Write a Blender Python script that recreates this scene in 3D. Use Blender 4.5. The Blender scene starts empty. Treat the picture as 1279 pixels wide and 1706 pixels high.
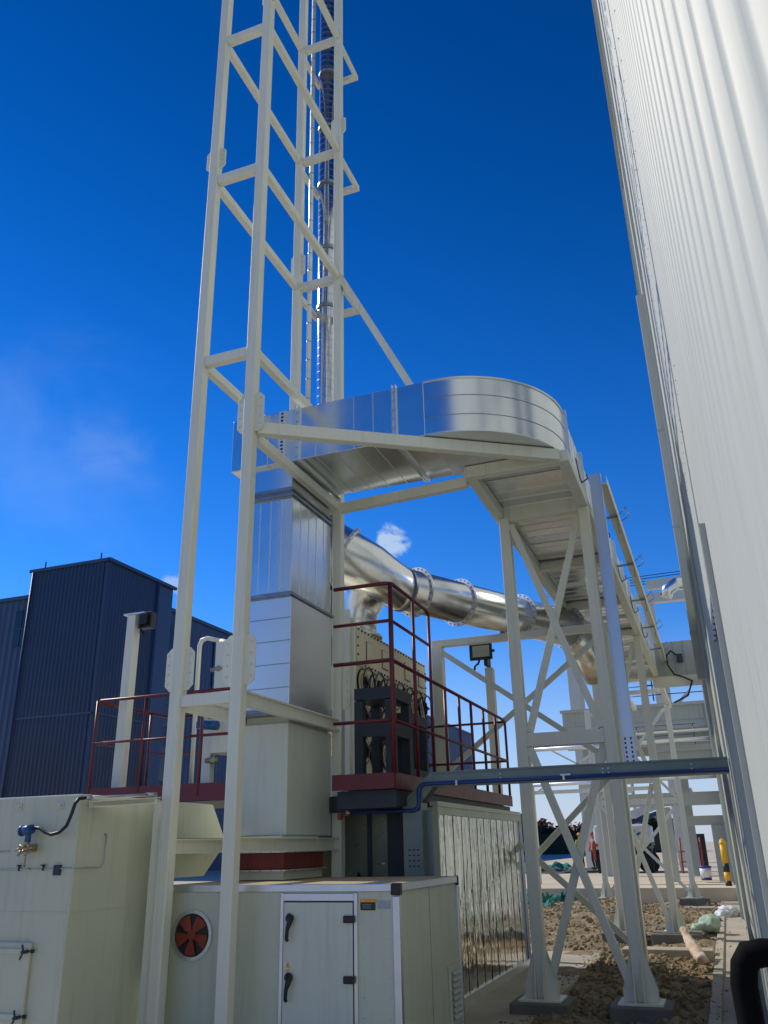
import bpy, bmesh, math, random
from mathutils import Vector, Matrix, noise
R = math.radians
scene = bpy.context.scene
random.seed(7)
# ------------------------------------------------------------------ camera
cam_d = bpy.data.cameras.new('camera'); cam = bpy.data.objects.new('camera', cam_d)
scene.collection.objects.link(cam); scene.camera = cam
F = 1385.0
Zc = Vector((564-639.5, -2574-853.0, F)).normalized()
Yc = Vector((1210-639.5, 1397-853.0, F)); Yc = (Yc - Yc.dot(Zc)*Zc).normalized()
Xc = Yc.cross(Zc)
# image axes expressed in the world: right, down, forward
right = Vector((Xc.x, Yc.x, Zc.x)); down = Vector((Xc.y, Yc.y, Zc.y)); fwd = Vector((Xc.z, Yc.z, Zc.z))
m = Matrix((right, -down, -fwd)).transposed().to_4x4(); m.translation = Vector((0, 0, 1.6))
cam.matrix_world = m
cam_d.sensor_fit = 'VERTICAL'; cam_d.sensor_height = 24.0
cam_d.lens = F/1706*24.0
cam_d.clip_start = 0.02; cam_d.clip_end = 3000
# ------------------------------------------------------------------ light
SUN_AZ = R(-77)      # clockwise from +Y
SUN_EL = R(40)
world = bpy.data.worlds.new('World'); scene.world = world; world.use_nodes = True
wn = world.node_tree.nodes; wl = world.node_tree.links
bg = wn['Background']; bg.inputs[1].default_value = 0.12
sky = wn.new('ShaderNodeTexSky'); sky.sky_type = 'NISHITA'; sky.sun_disc = False
sky.sun_elevation = SUN_EL; sky.sun_rotation = SUN_AZ % (2*math.pi)
sky.altitude = 300; sky.air_density = 1.0; sky.dust_density = 0.0; sky.ozone_density = 3.0
hs = wn.new('ShaderNodeHueSaturation'); hs.inputs['Saturation'].default_value = 1.34
gm = wn.new('ShaderNodeGamma'); gm.inputs[1].default_value = 1.18
tint = wn.new('ShaderNodeMixRGB'); tint.blend_type = 'MULTIPLY'; tint.inputs[0].default_value = 1; tint.inputs[2].default_value = (1.0, .98, 1.10, 1)
wl.new(sky.outputs[0], tint.inputs[1]); wl.new(tint.outputs[0], hs.inputs['Color'])
# thin clouds low on the left, from the direction vector
tc = wn.new('ShaderNodeTexCoord')
def cloud(direction, size, scale, lo, hi, seed, stretch=(1, 1, 1)):
    mp = wn.new('ShaderNodeMapping'); mp.inputs['Location'].default_value = (seed, seed*.7, 0); mp.inputs['Scale'].default_value = stretch
    wl.new(tc.outputs['Generated'], mp.inputs[0])
    nz = wn.new('ShaderNodeTexNoise'); nz.inputs['Scale'].default_value = scale; nz.inputs['Detail'].default_value = 7; nz.inputs['Roughness'].default_value = .58
    nz.inputs['Distortion'].default_value = .4
    wl.new(mp.outputs[0], nz.inputs['Vector'])
    dv = wn.new('ShaderNodeVectorMath'); dv.operation = 'DISTANCE'; dv.inputs[1].default_value = direction
    wl.new(tc.outputs['Generated'], dv.inputs[0])
    mr = wn.new('ShaderNodeMapRange'); mr.inputs['From Min'].default_value = 0; mr.inputs['From Max'].default_value = size
    mr.inputs['To Min'].default_value = 1; mr.inputs['To Max'].default_value = 0; mr.interpolation_type = 'SMOOTHSTEP'
    wl.new(dv.outputs['Value'], mr.inputs['Value'])
    mu = wn.new('ShaderNodeMath'); mu.operation = 'MULTIPLY'
    wl.new(nz.outputs['Fac'], mu.inputs[0]); wl.new(mr.outputs[0], mu.inputs[1])
    m2 = wn.new('ShaderNodeMapRange'); m2.inputs['From Min'].default_value = lo; m2.inputs['From Max'].default_value = hi; m2.interpolation_type = 'SMOOTHSTEP'
    wl.new(mu.outputs[0], m2.inputs['Value'])
    return m2.outputs[0]
def pix_dir(u, v):
    c = Vector((u-639.5, v-853.0, F)); d = Vector((Xc.dot(c), Yc.dot(c), Zc.dot(c))); return d.normalized()
WC = [(pix_dir(60, 740), .36, 6, .25, .85, 3.1, .15), (pix_dir(652, 902), .046, 42, .27, .46, 8.3, .8), (pix_dir(292, 972), .045, 34, .27, .5, 1.7, .5), (pix_dir(190, 740), .13, 11, .28, .75, 5.1, .16)]
wl.new(hs.outputs[0], gm.inputs[0]); last = gm.outputs[0]
for d, size, sc_, lo, hi, seed, amt in WC:
    f = cloud(d, size, sc_, lo, hi, seed, (1, 1, 1.6))
    am = wn.new('ShaderNodeMath'); am.operation = 'MULTIPLY'; am.inputs[1].default_value = amt; wl.new(f, am.inputs[0])
    mx = wn.new('ShaderNodeMixRGB'); wl.new(am.outputs[0], mx.inputs[0]); wl.new(last, mx.inputs[1]); mx.inputs[2].default_value = (5.4, 6.7, 8.4, 1)
    last = mx.outputs[0]
# pale hazy band low down and a deeper zenith, by elevation only
sx = wn.new('ShaderNodeSeparateXYZ'); wl.new(tc.outputs['Generated'], sx.inputs[0])
h1 = wn.new('ShaderNodeMapRange'); h1.interpolation_type = 'SMOOTHSTEP'
for k, v in (('From Min', -.02), ('From Max', .26), ('To Min', .85), ('To Max', 0)): h1.inputs[k].default_value = v
wl.new(sx.outputs['Z'], h1.inputs['Value'])
hm = wn.new('ShaderNodeMixRGB'); wl.new(h1.outputs[0], hm.inputs[0]); wl.new(last, hm.inputs[1]); hm.inputs[2].default_value = (4.3, 5.2, 7.2, 1)
h2 = wn.new('ShaderNodeMapRange'); h2.interpolation_type = 'SMOOTHSTEP'
for k, v in (('From Min', .35), ('From Max', .9), ('To Min', 1), ('To Max', .62)): h2.inputs[k].default_value = v
wl.new(sx.outputs['Z'], h2.inputs['Value'])
zm = wn.new('ShaderNodeVectorMath'); zm.operation = 'SCALE'; wl.new(hm.outputs[0], zm.inputs[0]); wl.new(h2.outputs[0], zm.inputs['Scale'])
wl.new(zm.outputs[0], bg.inputs[0])
sd = bpy.data.lights.new('sun', 'SUN'); sd.energy = 4.2; sd.angle = R(0.53); sd.color = (1.0, .93, .82)
sun = bpy.data.objects.new('sun', sd); scene.collection.objects.link(sun)
sdir = Vector((math.sin(SUN_AZ)*math.cos(SUN_EL), math.cos(SUN_AZ)*math.cos(SUN_EL), math.sin(SUN_EL)))
sun.rotation_euler = sdir.to_track_quat('Z', 'Y').to_euler()
scene.view_settings.view_transform = 'Standard'; scene.view_settings.look = 'None'
scene.view_settings.exposure = -0.25; scene.view_settings.gamma = 1.0
scene.render.engine = 'CYCLES'; scene.cycles.max_bounces = 8

# ------------------------------------------------------------------ materials
def new_mat(name):
    m = bpy.data.materials.new(name); m.use_nodes = True
    return m, m.node_tree.nodes, m.node_tree.links, m.node_tree.nodes['Principled BSDF']
def mat(name, col, metal=0., rough=.5, var=.08, vs=2.0, stretch=(1, 1, 1), bump=0., bs=30., rvar=.1, col2=None, spec=.5, trans=0., coat=0., streak=0.):
    m, n, l, p = new_mat(name)
    tc = n.new('ShaderNodeTexCoord'); mp = n.new('ShaderNodeMapping'); mp.inputs['Scale'].default_value = stretch
    l.new(tc.outputs['Object'], mp.inputs[0])
    nz = n.new('ShaderNodeTexNoise'); nz.inputs['Scale'].default_value = vs; nz.inputs['Detail'].default_value = 6; nz.inputs['Roughness'].default_value = .6
    l.new(mp.outputs[0], nz.inputs['Vector'])
    rp = n.new('ShaderNodeValToRGB'); rp.color_ramp.elements[0].position = .3; rp.color_ramp.elements[1].position = .7
    c2 = col2 or tuple(min(1, c*(1+var)) for c in col); c1 = tuple(c*(1-var) for c in col) if not col2 else col
    rp.color_ramp.elements[0].color = (*c1, 1); rp.color_ramp.elements[1].color = (*c2, 1)
    l.new(nz.outputs['Fac'], rp.inputs[0]); l.new(rp.outputs[0], p.inputs['Base Color'])
    if streak:
        mq = n.new('ShaderNodeMapping'); mq.inputs['Scale'].default_value = (9, 9, .55); l.new(tc.outputs['Object'], mq.inputs[0])
        ns = n.new('ShaderNodeTexNoise'); ns.inputs['Scale'].default_value = 1.7; ns.inputs['Detail'].default_value = 7; ns.inputs['Roughness'].default_value = .68; l.new(mq.outputs[0], ns.inputs['Vector'])
        rs = n.new('ShaderNodeMapRange'); rs.inputs['From Min'].default_value = .52; rs.inputs['From Max'].default_value = .78; rs.inputs['To Min'].default_value = 0; rs.inputs['To Max'].default_value = streak; l.new(ns.outputs['Fac'], rs.inputs['Value'])
        mx = n.new('ShaderNodeMixRGB'); l.new(rs.outputs[0], mx.inputs[0]); l.new(rp.outputs[0], mx.inputs[1]); mx.inputs[2].default_value = (.16, .13, .08, 1); l.new(mx.outputs[0], p.inputs['Base Color'])
    p.inputs['Metallic'].default_value = metal; p.inputs['Specular IOR Level'].default_value = spec
    mr = n.new('ShaderNodeMapRange'); mr.inputs['To Min'].default_value = max(.02, rough-rvar); mr.inputs['To Max'].default_value = rough+rvar
    n2 = n.new('ShaderNodeTexNoise'); n2.inputs['Scale'].default_value = vs*3.1; n2.inputs['Detail'].default_value = 4
    l.new(mp.outputs[0], n2.inputs['Vector']); l.new(n2.outputs['Fac'], mr.inputs['Value']); l.new(mr.outputs[0], p.inputs['Roughness'])
    if coat: p.inputs['Coat Weight'].default_value = coat
    if bump:
        b = n.new('ShaderNodeBump'); b.inputs['Strength'].default_value = bump; b.inputs['Distance'].default_value = .02
        n3 = n.new('ShaderNodeTexNoise'); n3.inputs['Scale'].default_value = bs; n3.inputs['Detail'].default_value = 5
        l.new(mp.outputs[0], n3.inputs['Vector']); l.new(n3.outputs['Fac'], b.inputs['Height']); l.new(b.outputs[0], p.inputs['Normal'])
    return m
M = {}
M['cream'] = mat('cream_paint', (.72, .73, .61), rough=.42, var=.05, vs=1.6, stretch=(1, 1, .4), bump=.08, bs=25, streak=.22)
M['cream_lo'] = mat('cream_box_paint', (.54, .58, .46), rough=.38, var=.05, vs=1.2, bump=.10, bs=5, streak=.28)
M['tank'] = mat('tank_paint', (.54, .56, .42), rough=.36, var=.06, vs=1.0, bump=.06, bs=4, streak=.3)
M['plenum'] = mat('plenum_paint', (.58, .62, .53), rough=.36, var=.05, vs=1.0, bump=.12, bs=3, streak=.22)
M['white'] = mat('white_cladding', (.45, .475, .425), rough=.5, spec=.3, var=.04, vs=.8, stretch=(1, 1, .25), bump=.03, bs=4, rvar=.06, streak=.16)
M['trimgrey'] = mat('grey_trim', (.38, .40, .38), rough=.45, var=.06)
M['doorblue'] = mat('roller_door_grey', (.30, .34, .38), rough=.45)
M['galv'] = mat('galvanised_sheet', (.72, .75, .76), metal=1, rough=.24, var=.05, vs=1.5, bump=.05, bs=1.3, rvar=.05)
M['galv2'] = mat('galvanised_duct_lower', (.74, .77, .78), metal=1, rough=.38, var=.02, vs=1.5, bump=.01, bs=1.0, rvar=.02)
M['pipe'] = mat('stainless_pipe', (.80, .80, .76), metal=1, rough=.25, var=.06, vs=4, stretch=(1, 1, 1), bump=.03, bs=4, rvar=.06, streak=.16)
M['flange'] = mat('zinc_flange', (.72, .74, .74), metal=.6, rough=.4, var=.08, vs=10)
M['seam'] = mat('seam_steel', (.30, .33, .36), metal=1, rough=.4, var=.15, vs=12)
M['chim'] = mat('spiral_chimney', (.58, .62, .68), metal=1, rough=.14, var=.04, vs=4, bump=.015, bs=8, rvar=.03)
M['alu'] = mat('aluminium_profile', (.62, .66, .70), metal=.85, rough=.35, var=.05, vs=5)
M['black'] = mat('black_plastic', (.007, .008, .010), rough=.42, var=.2, vs=12)
M['slate'] = mat('slate_steel', (.022, .032, .048), rough=.5, var=.15, vs=5)
M['red'] = mat('red_paint', (.12, .009, .014), rough=.4, var=.15, vs=5)
M['redsheet'] = mat('red_flexible_sheet', (.15, .022, .014), rough=.55, var=.25, vs=6, bump=.5, bs=14)
M['redfan'] = mat('red_impeller', (.24, .035, .015), rough=.45, var=.2, vs=9)
M['rto'] = mat('cream_plate', (.62, .56, .38), rough=.45, var=.07, vs=3, bump=.06, bs=8)
M['tray'] = mat('cable_tray_grey_green', (.17, .22, .20), metal=.3, rough=.4, var=.12, vs=3)
M['traygal'] = mat('cable_tray_zinc', (.55, .60, .66), metal=.8, rough=.34, var=.03, vs=1, rvar=.03)
M['bluepipe'] = mat('blue_pipe_paint', (.01, .045, .22), rough=.35, var=.1, vs=4)
M['blue'] = mat('blue_housing', (.01, .08, .22), rough=.35, var=.1, vs=8)
M['navy'] = mat('navy_cladding', (.020, .038, .085), rough=.36, var=.12, vs=.35, stretch=(1, 1, .3))
M['navy2'] = mat('blue_cladding', (.030, .060, .125), rough=.45, var=.10, vs=.3, stretch=(1, 1, .3))
M['glassdark'] = mat('dark_window_glass', (.01, .02, .035), rough=.12, var=.2, vs=1)
M['steel'] = mat('bare_steel', (.5, .5, .5), metal=1, rough=.35, var=.1, vs=10)
M['brass'] = mat('brass_fitting', (.35, .30, .18), metal=.8, rough=.4, var=.2, vs=30)
M['dusttop'] = mat('dusty_sheet_top', (.52, .41, .26), rough=.9, var=.12, vs=3, spec=.05)
M['concrete'] = mat('concrete', (.40, .36, .28), rough=.9, var=.15, vs=1.3, bump=.3, bs=22)
M['yard'] = mat('yard_concrete', (.64, .56, .42), rough=.95, var=.10, vs=.5, bump=.15, bs=10, spec=.08)
M['pier'] = mat('pier_concrete', (.17, .165, .14), rough=.9, var=.22, vs=3, bump=.35, bs=20)
M['green_panel'] = mat('grey_green_panel', (.20, .22, .17), rough=.3, var=.12, vs=2.5, metal=.35)
M['net'] = mat('green_net', (.02, .20, .16), rough=.8, var=.4, vs=6, bump=.6, bs=30)
M['netblue'] = mat('tarp_grey_blue', (.08, .10, .10), rough=.8, var=.4, vs=3)
M['fencegreen'] = mat('dark_green_mesh_fence', (.030, .040, .022), rough=.8, var=.3, vs=.5)
M['bag'] = mat('pale_green_bag', (.36, .48, .38), rough=.6, var=.12, vs=8, bump=.4, bs=14)
M['cement'] = mat('tan_bag', (.52, .34, .20), rough=.75, var=.2, vs=9, bump=.5, bs=20, col2=(.66, .60, .50))
M['yellow'] = mat('safety_yellow', (.75, .42, .01), rough=.45, var=.1, vs=9)
M['blkpaint'] = mat('black_paint', (.015, .015, .015), rough=.5)
M['bucketw'] = mat('white_plastic', (.7, .72, .75), rough=.45)
M['bucketb'] = mat('purple_blue_band', (.04, .03, .32), rough=.45)
M['liftw'] = mat('lift_white', (.62, .64, .62), rough=.35, var=.1, vs=3)
M['rubber'] = mat('tyre_rubber', (.018, .018, .019), rough=.85, bump=.3, bs=20)
M['hiviz'] = mat('hi_vis_cloth', (.35, .60, .05), rough=.8, bump=.2)
M['cloth'] = mat('dark_cloth', (.05, .035, .035), rough=.9)
M['skin'] = mat('skin', (.45, .26, .18), rough=.6)
M['lens'] = mat('flood_lens', (.42, .43, .36), rough=.15, var=.05, vs=20)
M['signorange'] = mat('orange_label', (.75, .33, .02), rough=.5)
M['siggrey'] = mat('grey_label', (.33, .37, .40), rough=.45, var=.2, vs=60)
M['bark'] = mat('bark', (.06, .045, .03), rough=.9)
M['rust'] = mat('orange_scaffold', (.40, .07, .03), rough=.6)
M['spirallow'] = mat('spiral_duct_zinc', (.60, .62, .58), metal=1, rough=.3, var=.1, vs=8)

def dirt_material():
    m, n, l, p = new_mat('dug_earth')
    tc = n.new('ShaderNodeTexCoord'); nz = n.new('ShaderNodeTexNoise'); nz.inputs['Scale'].default_value = 3.2; nz.inputs['Detail'].default_value = 10; nz.inputs['Roughness'].default_value = .7
    l.new(tc.outputs['Object'], nz.inputs['Vector'])
    rp = n.new('ShaderNodeValToRGB')
    rp.color_ramp.elements[0].position = .25; rp.color_ramp.elements[0].color = (.09, .065, .035, 1)
    rp.color_ramp.elements[1].position = .75; rp.color_ramp.elements[1].color = (.54, .43, .26, 1)
    e = rp.color_ramp.elements.new(.5); e.color = (.30, .23, .13, 1)
    l.new(nz.outputs['Fac'], rp.inputs[0]); l.new(rp.outputs[0], p.inputs['Base Color']); p.inputs['Roughness'].default_value = .95
    b = n.new('ShaderNodeBump'); b.inputs['Strength'].default_value = .9; b.inputs['Distance'].default_value = .05
    n2 = n.new('ShaderNodeTexNoise'); n2.inputs['Scale'].default_value = 14; n2.inputs['Detail'].default_value = 10; n2.inputs['Roughness'].default_value = .75
    l.new(tc.outputs['Object'], n2.inputs['Vector']); l.new(n2.outputs['Fac'], b.inputs['Height']); l.new(b.outputs[0], p.inputs['Normal'])
    return m
M['dirt'] = dirt_material()
def leaf_material(name, a, b_):
    m, n, l, p = new_mat(name)
    g = n.new('ShaderNodeNewGeometry'); rp = n.new('ShaderNodeValToRGB')
    rp.color_ramp.elements[0].color = (*a, 1); rp.color_ramp.elements[1].color = (*b_, 1)
    l.new(g.outputs['Random Per Island'], rp.inputs[0]); l.new(rp.outputs[0], p.inputs['Base Color']); p.inputs['Roughness'].default_value = .8
    return m
M['leaf'] = leaf_material('dark_leaves', (.02, .035, .015), (.07, .09, .03))
M['reed'] = leaf_material('dry_reeds', (.14, .08, .04), (.30, .18, .09))

def mirror_material():
    m, n, l, p = new_mat('mirror_cladding')
    p.inputs['Metallic'].default_value = 1; p.inputs['Base Color'].default_value = (.70, .71, .66, 1); p.inputs['Roughness'].default_value = .04
    tc = n.new('ShaderNodeTexCoord'); mp = n.new('ShaderNodeMapping'); mp.inputs['Scale'].default_value = (1, 3.4, .9)
    l.new(tc.outputs['Object'], mp.inputs[0])
    nz = n.new('ShaderNodeTexNoise'); nz.inputs['Scale'].default_value = 1.6; nz.inputs['Detail'].default_value = 3.0; nz.inputs['Roughness'].default_value = .42; nz.inputs['Distortion'].default_value = .8
    l.new(mp.outputs[0], nz.inputs['Vector'])
    b = n.new('ShaderNodeBump'); b.inputs['Strength'].default_value = .6; b.inputs['Distance'].default_value = .03
    l.new(nz.outputs['Fac'], b.inputs['Height']); l.new(b.outputs[0], p.inputs['Normal'])
    return m
M['mirror'] = mirror_material()

# ------------------------------------------------------------------ mesh builder
class MB:
    def __init__(s): s.v = []; s.f = []; s.sm = []
    def add(s, vs, fs, smooth=False):
        o = len(s.v); s.v += [Vector(p) for p in vs]; s.f += [tuple(i+o for i in f) for f in fs]; s.sm += [smooth]*len(fs); return s
    def box(s, x0, x1, y0, y1, z0, z1):
        p = [(x0, y0, z0), (x1, y0, z0), (x1, y1, z0), (x0, y1, z0), (x0, y0, z1), (x1, y0, z1), (x1, y1, z1), (x0, y1, z1)]
        return s.add(p, [(0, 3, 2, 1), (4, 5, 6, 7), (0, 1, 5, 4), (1, 2, 6, 5), (2, 3, 7, 6), (3, 0, 4, 7)])
    def frame(s, a, b, up):
        d = (b-a).normalized(); up = Vector(up)
        if abs(d.dot(up)) > .98: up = Vector((0, 1, 0)) if abs(d.y) < .9 else Vector((1, 0, 0))
        sd = d.cross(up).normalized(); u = sd.cross(d).normalized(); return d, sd, u
    def prism(s, a, b, prof, up=(0, 0, 1)):
        a = Vector(a); b = Vector(b); d, sd, u = s.frame(a, b, up); n = len(prof)
        vs = [a+sd*x+u*y for x, y in prof]+[b+sd*x+u*y for x, y in prof]
        fs = [tuple(range(n)), tuple(range(2*n-1, n-1, -1))]+[(i, i+n, (i+1) % n+n, (i+1) % n) for i in range(n)]
        return s.add(vs, fs)
    def beam(s, a, b, w, h=None, up=(0, 0, 1)):
        h = h or w; w /= 2; h /= 2
        return s.prism(a, b, [(-w, -h), (w, -h), (w, h), (-w, h)], up)
    def ibeam(s, a, b, w, h, t=.012, up=(0, 0, 1)):
        w /= 2; h /= 2; q = t/2
        return s.prism(a, b, [(-w, -h), (w, -h), (w, -h+t), (q, -h+t), (q, h-t), (w, h-t), (w, h), (-w, h), (-w, h-t), (-q, h-t), (-q, -h+t), (-w, -h+t)], up)
    def channel(s, a, b, w, h, t=.01, up=(0, 0, 1)):
        w /= 2; h /= 2
        return s.prism(a, b, [(-w, -h), (w, -h), (w, -h+t), (-w+t, -h+t), (-w+t, h-t), (w, h-t), (w, h), (-w, h)], up)
    def tube(s, pts, r, n=12, cap=True, smooth=True):
        pts = [Vector(p) for p in pts]; k = len(pts); rs = r if isinstance(r, (list, tuple)) else [r]*k
        d0 = (pts[1]-pts[0]).normalized(); ref = Vector((0, 0, 1)) if abs(d0.z) < .9 else Vector((1, 0, 0))
        x = d0.cross(ref).normalized(); vs = []
        for i, p in enumerate(pts):
            if i == 0: t = d0
            elif i == k-1: t = (pts[i]-pts[i-1]).normalized()
            else: t = ((pts[i]-pts[i-1]).normalized()+(pts[i+1]-pts[i]).normalized()).normalized()
            x = (x-t*x.dot(t)).normalized(); y = t.cross(x)
            sc = 1.0
            if 0 < i < k-1:
                c = max(.5, t.dot((pts[i]-pts[i-1]).normalized())); sc = 1/c
                bend = ((pts[i+1]-pts[i]).normalized()-(pts[i]-pts[i-1]).normalized())
                bd = bend.normalized() if bend.length > 1e-5 else None
            else: bd = None
            for j in range(n):
                a = 2*math.pi*j/n; o = (x*math.cos(a)+y*math.sin(a))*rs[i]
                if bd is not None and sc > 1.0001: o = o+bd*(o.dot(bd))*(sc-1)
                vs.append(p+o)
        fs = [(i*n+j, i*n+(j+1) % n, (i+1)*n+(j+1) % n, (i+1)*n+j) for i in range(k-1) for j in range(n)]
        o = len(s.v); s.add(vs, fs, smooth)
        if cap: s.add([], []); s.f += [tuple(o+j for j in range(n-1, -1, -1)), tuple(o+(k-1)*n+j for j in range(n))]; s.sm += [False, False]
        return s
    def disc(s, c, axis, r0, r1, th, n=40):
        """flat ring (r0 inner, r1 outer) of thickness th about axis"""
        c = Vector(c); a = Vector(axis).normalized(); ref = Vector((0, 0, 1)) if abs(a.z) < .9 else Vector((1, 0, 0))
        x = a.cross(ref).normalized(); y = a.cross(x); vs = []
        for (r, z) in ((r0, -th/2), (r1, -th/2), (r1, th/2), (r0, th/2)):
            for j in range(n):
                t = 2*math.pi*j/n; vs.append(c+a*z+(x*math.cos(t)+y*math.sin(t))*r)
        fs = [(q*n+j, q*n+(j+1) % n, ((q+1) % 4)*n+(j+1) % n, ((q+1) % 4)*n+j) for q in range(4) for j in range(n)]
        return s.add(vs, fs)
    def cyl(s, a, b, r, n=16): return s.tube([a, b], r, n)
    def poly(s, pts, axis, th):
        """flat plate from a closed outline, extruded by th along axis"""
        a = Vector(axis).normalized(); n = len(pts); p = [Vector(q) for q in pts]
        vs = [q-a*th/2 for q in p]+[q+a*th/2 for q in p]
        return s.add(vs, [tuple(range(n-1, -1, -1)), tuple(range(n, 2*n))]+[(i, (i+1) % n, (i+1) % n+n, i+n) for i in range(n)])
    def build(s, name, material, parent=None, bevel=0., loc=None, label=None):
        root = parent
        while root is not None and root.parent is not None: root = root.parent
        off = Vector(loc) if loc is not None else (root.location.copy() if root is not None else Vector((0, 0, 0)))
        me = bpy.data.meshes.new(name); me.from_pydata([tuple(p-off) for p in s.v], [], s.f)
        me.polygons.foreach_set('use_smooth', s.sm); me.materials.append(material if not isinstance(material, str) else M[material])
        bm = bmesh.new(); bm.from_mesh(me); bmesh.ops.recalc_face_normals(bm, faces=bm.faces); bm.to_mesh(me); bm.free()
        o = bpy.data.objects.new(name, me); scene.collection.objects.link(o)
        if parent is not None: o.parent = parent
        else: o.location = off
        if bevel:
            b = o.modifiers.new('bevel', 'BEVEL'); b.width = bevel; b.segments = 2; b.limit_method = 'ANGLE'; b.angle_limit = R(40); b.harden_normals = False
        if label: o['label'] = label
        return o
def thing(name, label, cat, loc, group=None):
    o = bpy.data.objects.new(name, None); scene.collection.objects.link(o); o.location = loc; o.empty_display_size = .2
    o['label'] = label; o['category'] = cat
    if group: o['group'] = group
    return o
def tag(o, label=None, cat=None, group=None, kind=None):
    for k, v in (('label', label), ('category', cat), ('group', group), ('kind', kind)):
        if v: o[k] = v
    return o
def copy_tree(o, parent=None):
    c = o.copy(); scene.collection.objects.link(c); c.parent = parent
    for ch in list(o.children): copy_tree(ch, c)
    return c

# ------------------------------------------------------------------ ground
def grid(name, x0, x1, y0, y1, step, zf, material):
    nx = max(2, int((x1-x0)/step)+1); ny = max(2, int((y1-y0)/step)+1); mb = MB(); vs = []
    for j in range(ny):
        for i in range(nx):
            x = x0+(x1-x0)*i/(nx-1); y = y0+(y1-y0)*j/(ny-1); vs.append((x, y, zf(x, y)))
    mb.add(vs, [(j*nx+i, j*nx+i+1, (j+1)*nx+i+1, (j+1)*nx+i) for j in range(ny-1) for i in range(nx-1)], True)
    return mb.build(name, material)
g = MB().box(-900, 900, -300, 1500, -.6, -.18).build('ground', 'yard'); tag(g, 'sandy flat ground reaching to the horizon', 'ground', kind='structure')
g = MB().box(-900, 900, 27.8, 1500, -.17, .35)
g = g.build('concrete_yard', 'yard'); tag(g, 'pale sunlit raised concrete yard behind the dug earth', 'yard', kind='structure')
g = MB().box(-30, -2.06, -6, 15.1, -.17, 0).build('concrete_slab', 'concrete', bevel=.01); tag(g, 'tan concrete slab beside the mirror clad container', 'slab', kind='structure')
def dz(x, y):
    n = noise.fractal(Vector((x*1.1, y*1.1, 3)), 1, 2.1, 5)*.10+noise.noise(Vector((x*.5, y*.5, 9)))*.10
    return -.03+n+(.10 if 20 < y < 27 and x < -2.5 else 0)
g = grid('dug_earth', -9, -.42, 8, 27.79, .09, dz, 'dirt'); tag(g, 'brown dug earth full of clods', 'earth', kind='structure')
g = MB().box(-.42, .4, -3, 27.7, -.17, .0).box(-.42, -.30, 4, 22, .0, .03).build('wall_apron', 'concrete', bevel=.008); tag(g, 'narrow concrete apron along the foot of the white wall', 'apron', kind='structure')
g = MB().box(-1.75, -.43, 14.6, 15.0, -.3, .10).box(-1.9, -.43, 15.0, 15.1, -.3, .02).build('foundation_kerb', 'concrete', bevel=.012); tag(g, 'low concrete foundation beam crossing the earth in front of the second leg pair', 'kerb', kind='structure')
g = MB().box(-1.75, -.55, 25.2, 25.7, -.3, .0).build('foundation_kerb', 'concrete', bevel=.012); tag(g, 'low concrete foundation beam crossing the earth near the far leg pair', 'kerb', kind='structure')
# clods of earth: uncountable
mb = MB(); rnd = random.Random(3)
ico = bmesh.new(); bmesh.ops.create_icosphere(ico, subdivisions=1, radius=1)
iv = [v.co.copy() for v in ico.verts]; ifc = [tuple(v.index for v in f.verts) for f in ico.faces]; ico.free()
for k in range(9000):
    y = 8.5+19*rnd.random()**.9; x = rnd.uniform(-6.5, -.46)
    if y < 15.2 and x < -2.1: x = rnd.uniform(-2.05, -.5)
    r = .010+.045*rnd.random()**4+(.02 if rnd.random() < .15 else 0)
    if rnd.random() < .006: r *= 2
    z = dz(x, y)+r*.25; sx, sy, sz = [r*rnd.uniform(.6, 1.35) for _ in range(3)]; ro = Matrix.Rotation(rnd.uniform(0, 6.3), 3, 'Z')@Matrix.Rotation(rnd.uniform(-.8, .8), 3, 'X')
    mb.add([Vector((x, y, z))+ro@Vector((p.x*sx*rnd.uniform(.7, 1.15), p.y*sy*rnd.uniform(.7, 1.15), p.z*sz*rnd.uniform(.6, 1.1))) for p in iv], ifc, rnd.random() < .3)
for k in range(300):
    if rnd.random() < .3: x = -.42+abs(rnd.gauss(0, .10)); y = rnd.uniform(9, 27)
    else: x = -2.06-abs(rnd.gauss(0, .14)); y = rnd.uniform(9, 15)
    if x > .05: continue
    r = rnd.uniform(.004, .02); ro = Matrix.Rotation(rnd.uniform(0, 6.3), 3, 'Z')
    mb.add([Vector((x, y, .03*(x > -.42 and x < -.3)+r*.3))+ro@Vector((p.x*r*rnd.uniform(.7, 1.3), p.y*r, p.z*r*.6)) for p in iv], ifc)
o = mb.build('earth_clods', 'dirt'); tag(o, 'loose clods and stones scattered over the dug earth', 'clods', kind='stuff')

for (x, y, a, l_, lab) in ((-1.25, 12.9, .6, .55, 'grey timber offcut lying in the shaded near earth'), (-1.5, 19.2, 2.2, .7, 'weathered plank half sunk in the sunlit earth between the legs'), (-2.6, 21.5, 1.1, .5, 'short pale board on the earth near the green netting')):
    o = MB().beam((x-l_/2*math.cos(a), y-l_/2*math.sin(a), dz(x, y)+.05), (x+l_/2*math.cos(a), y+l_/2*math.sin(a), dz(x, y)+.08), .09, .02).build('timber_offcut', 'pier', bevel=.003, loc=(x, y, 0)); tag(o, lab, 'board')

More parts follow.
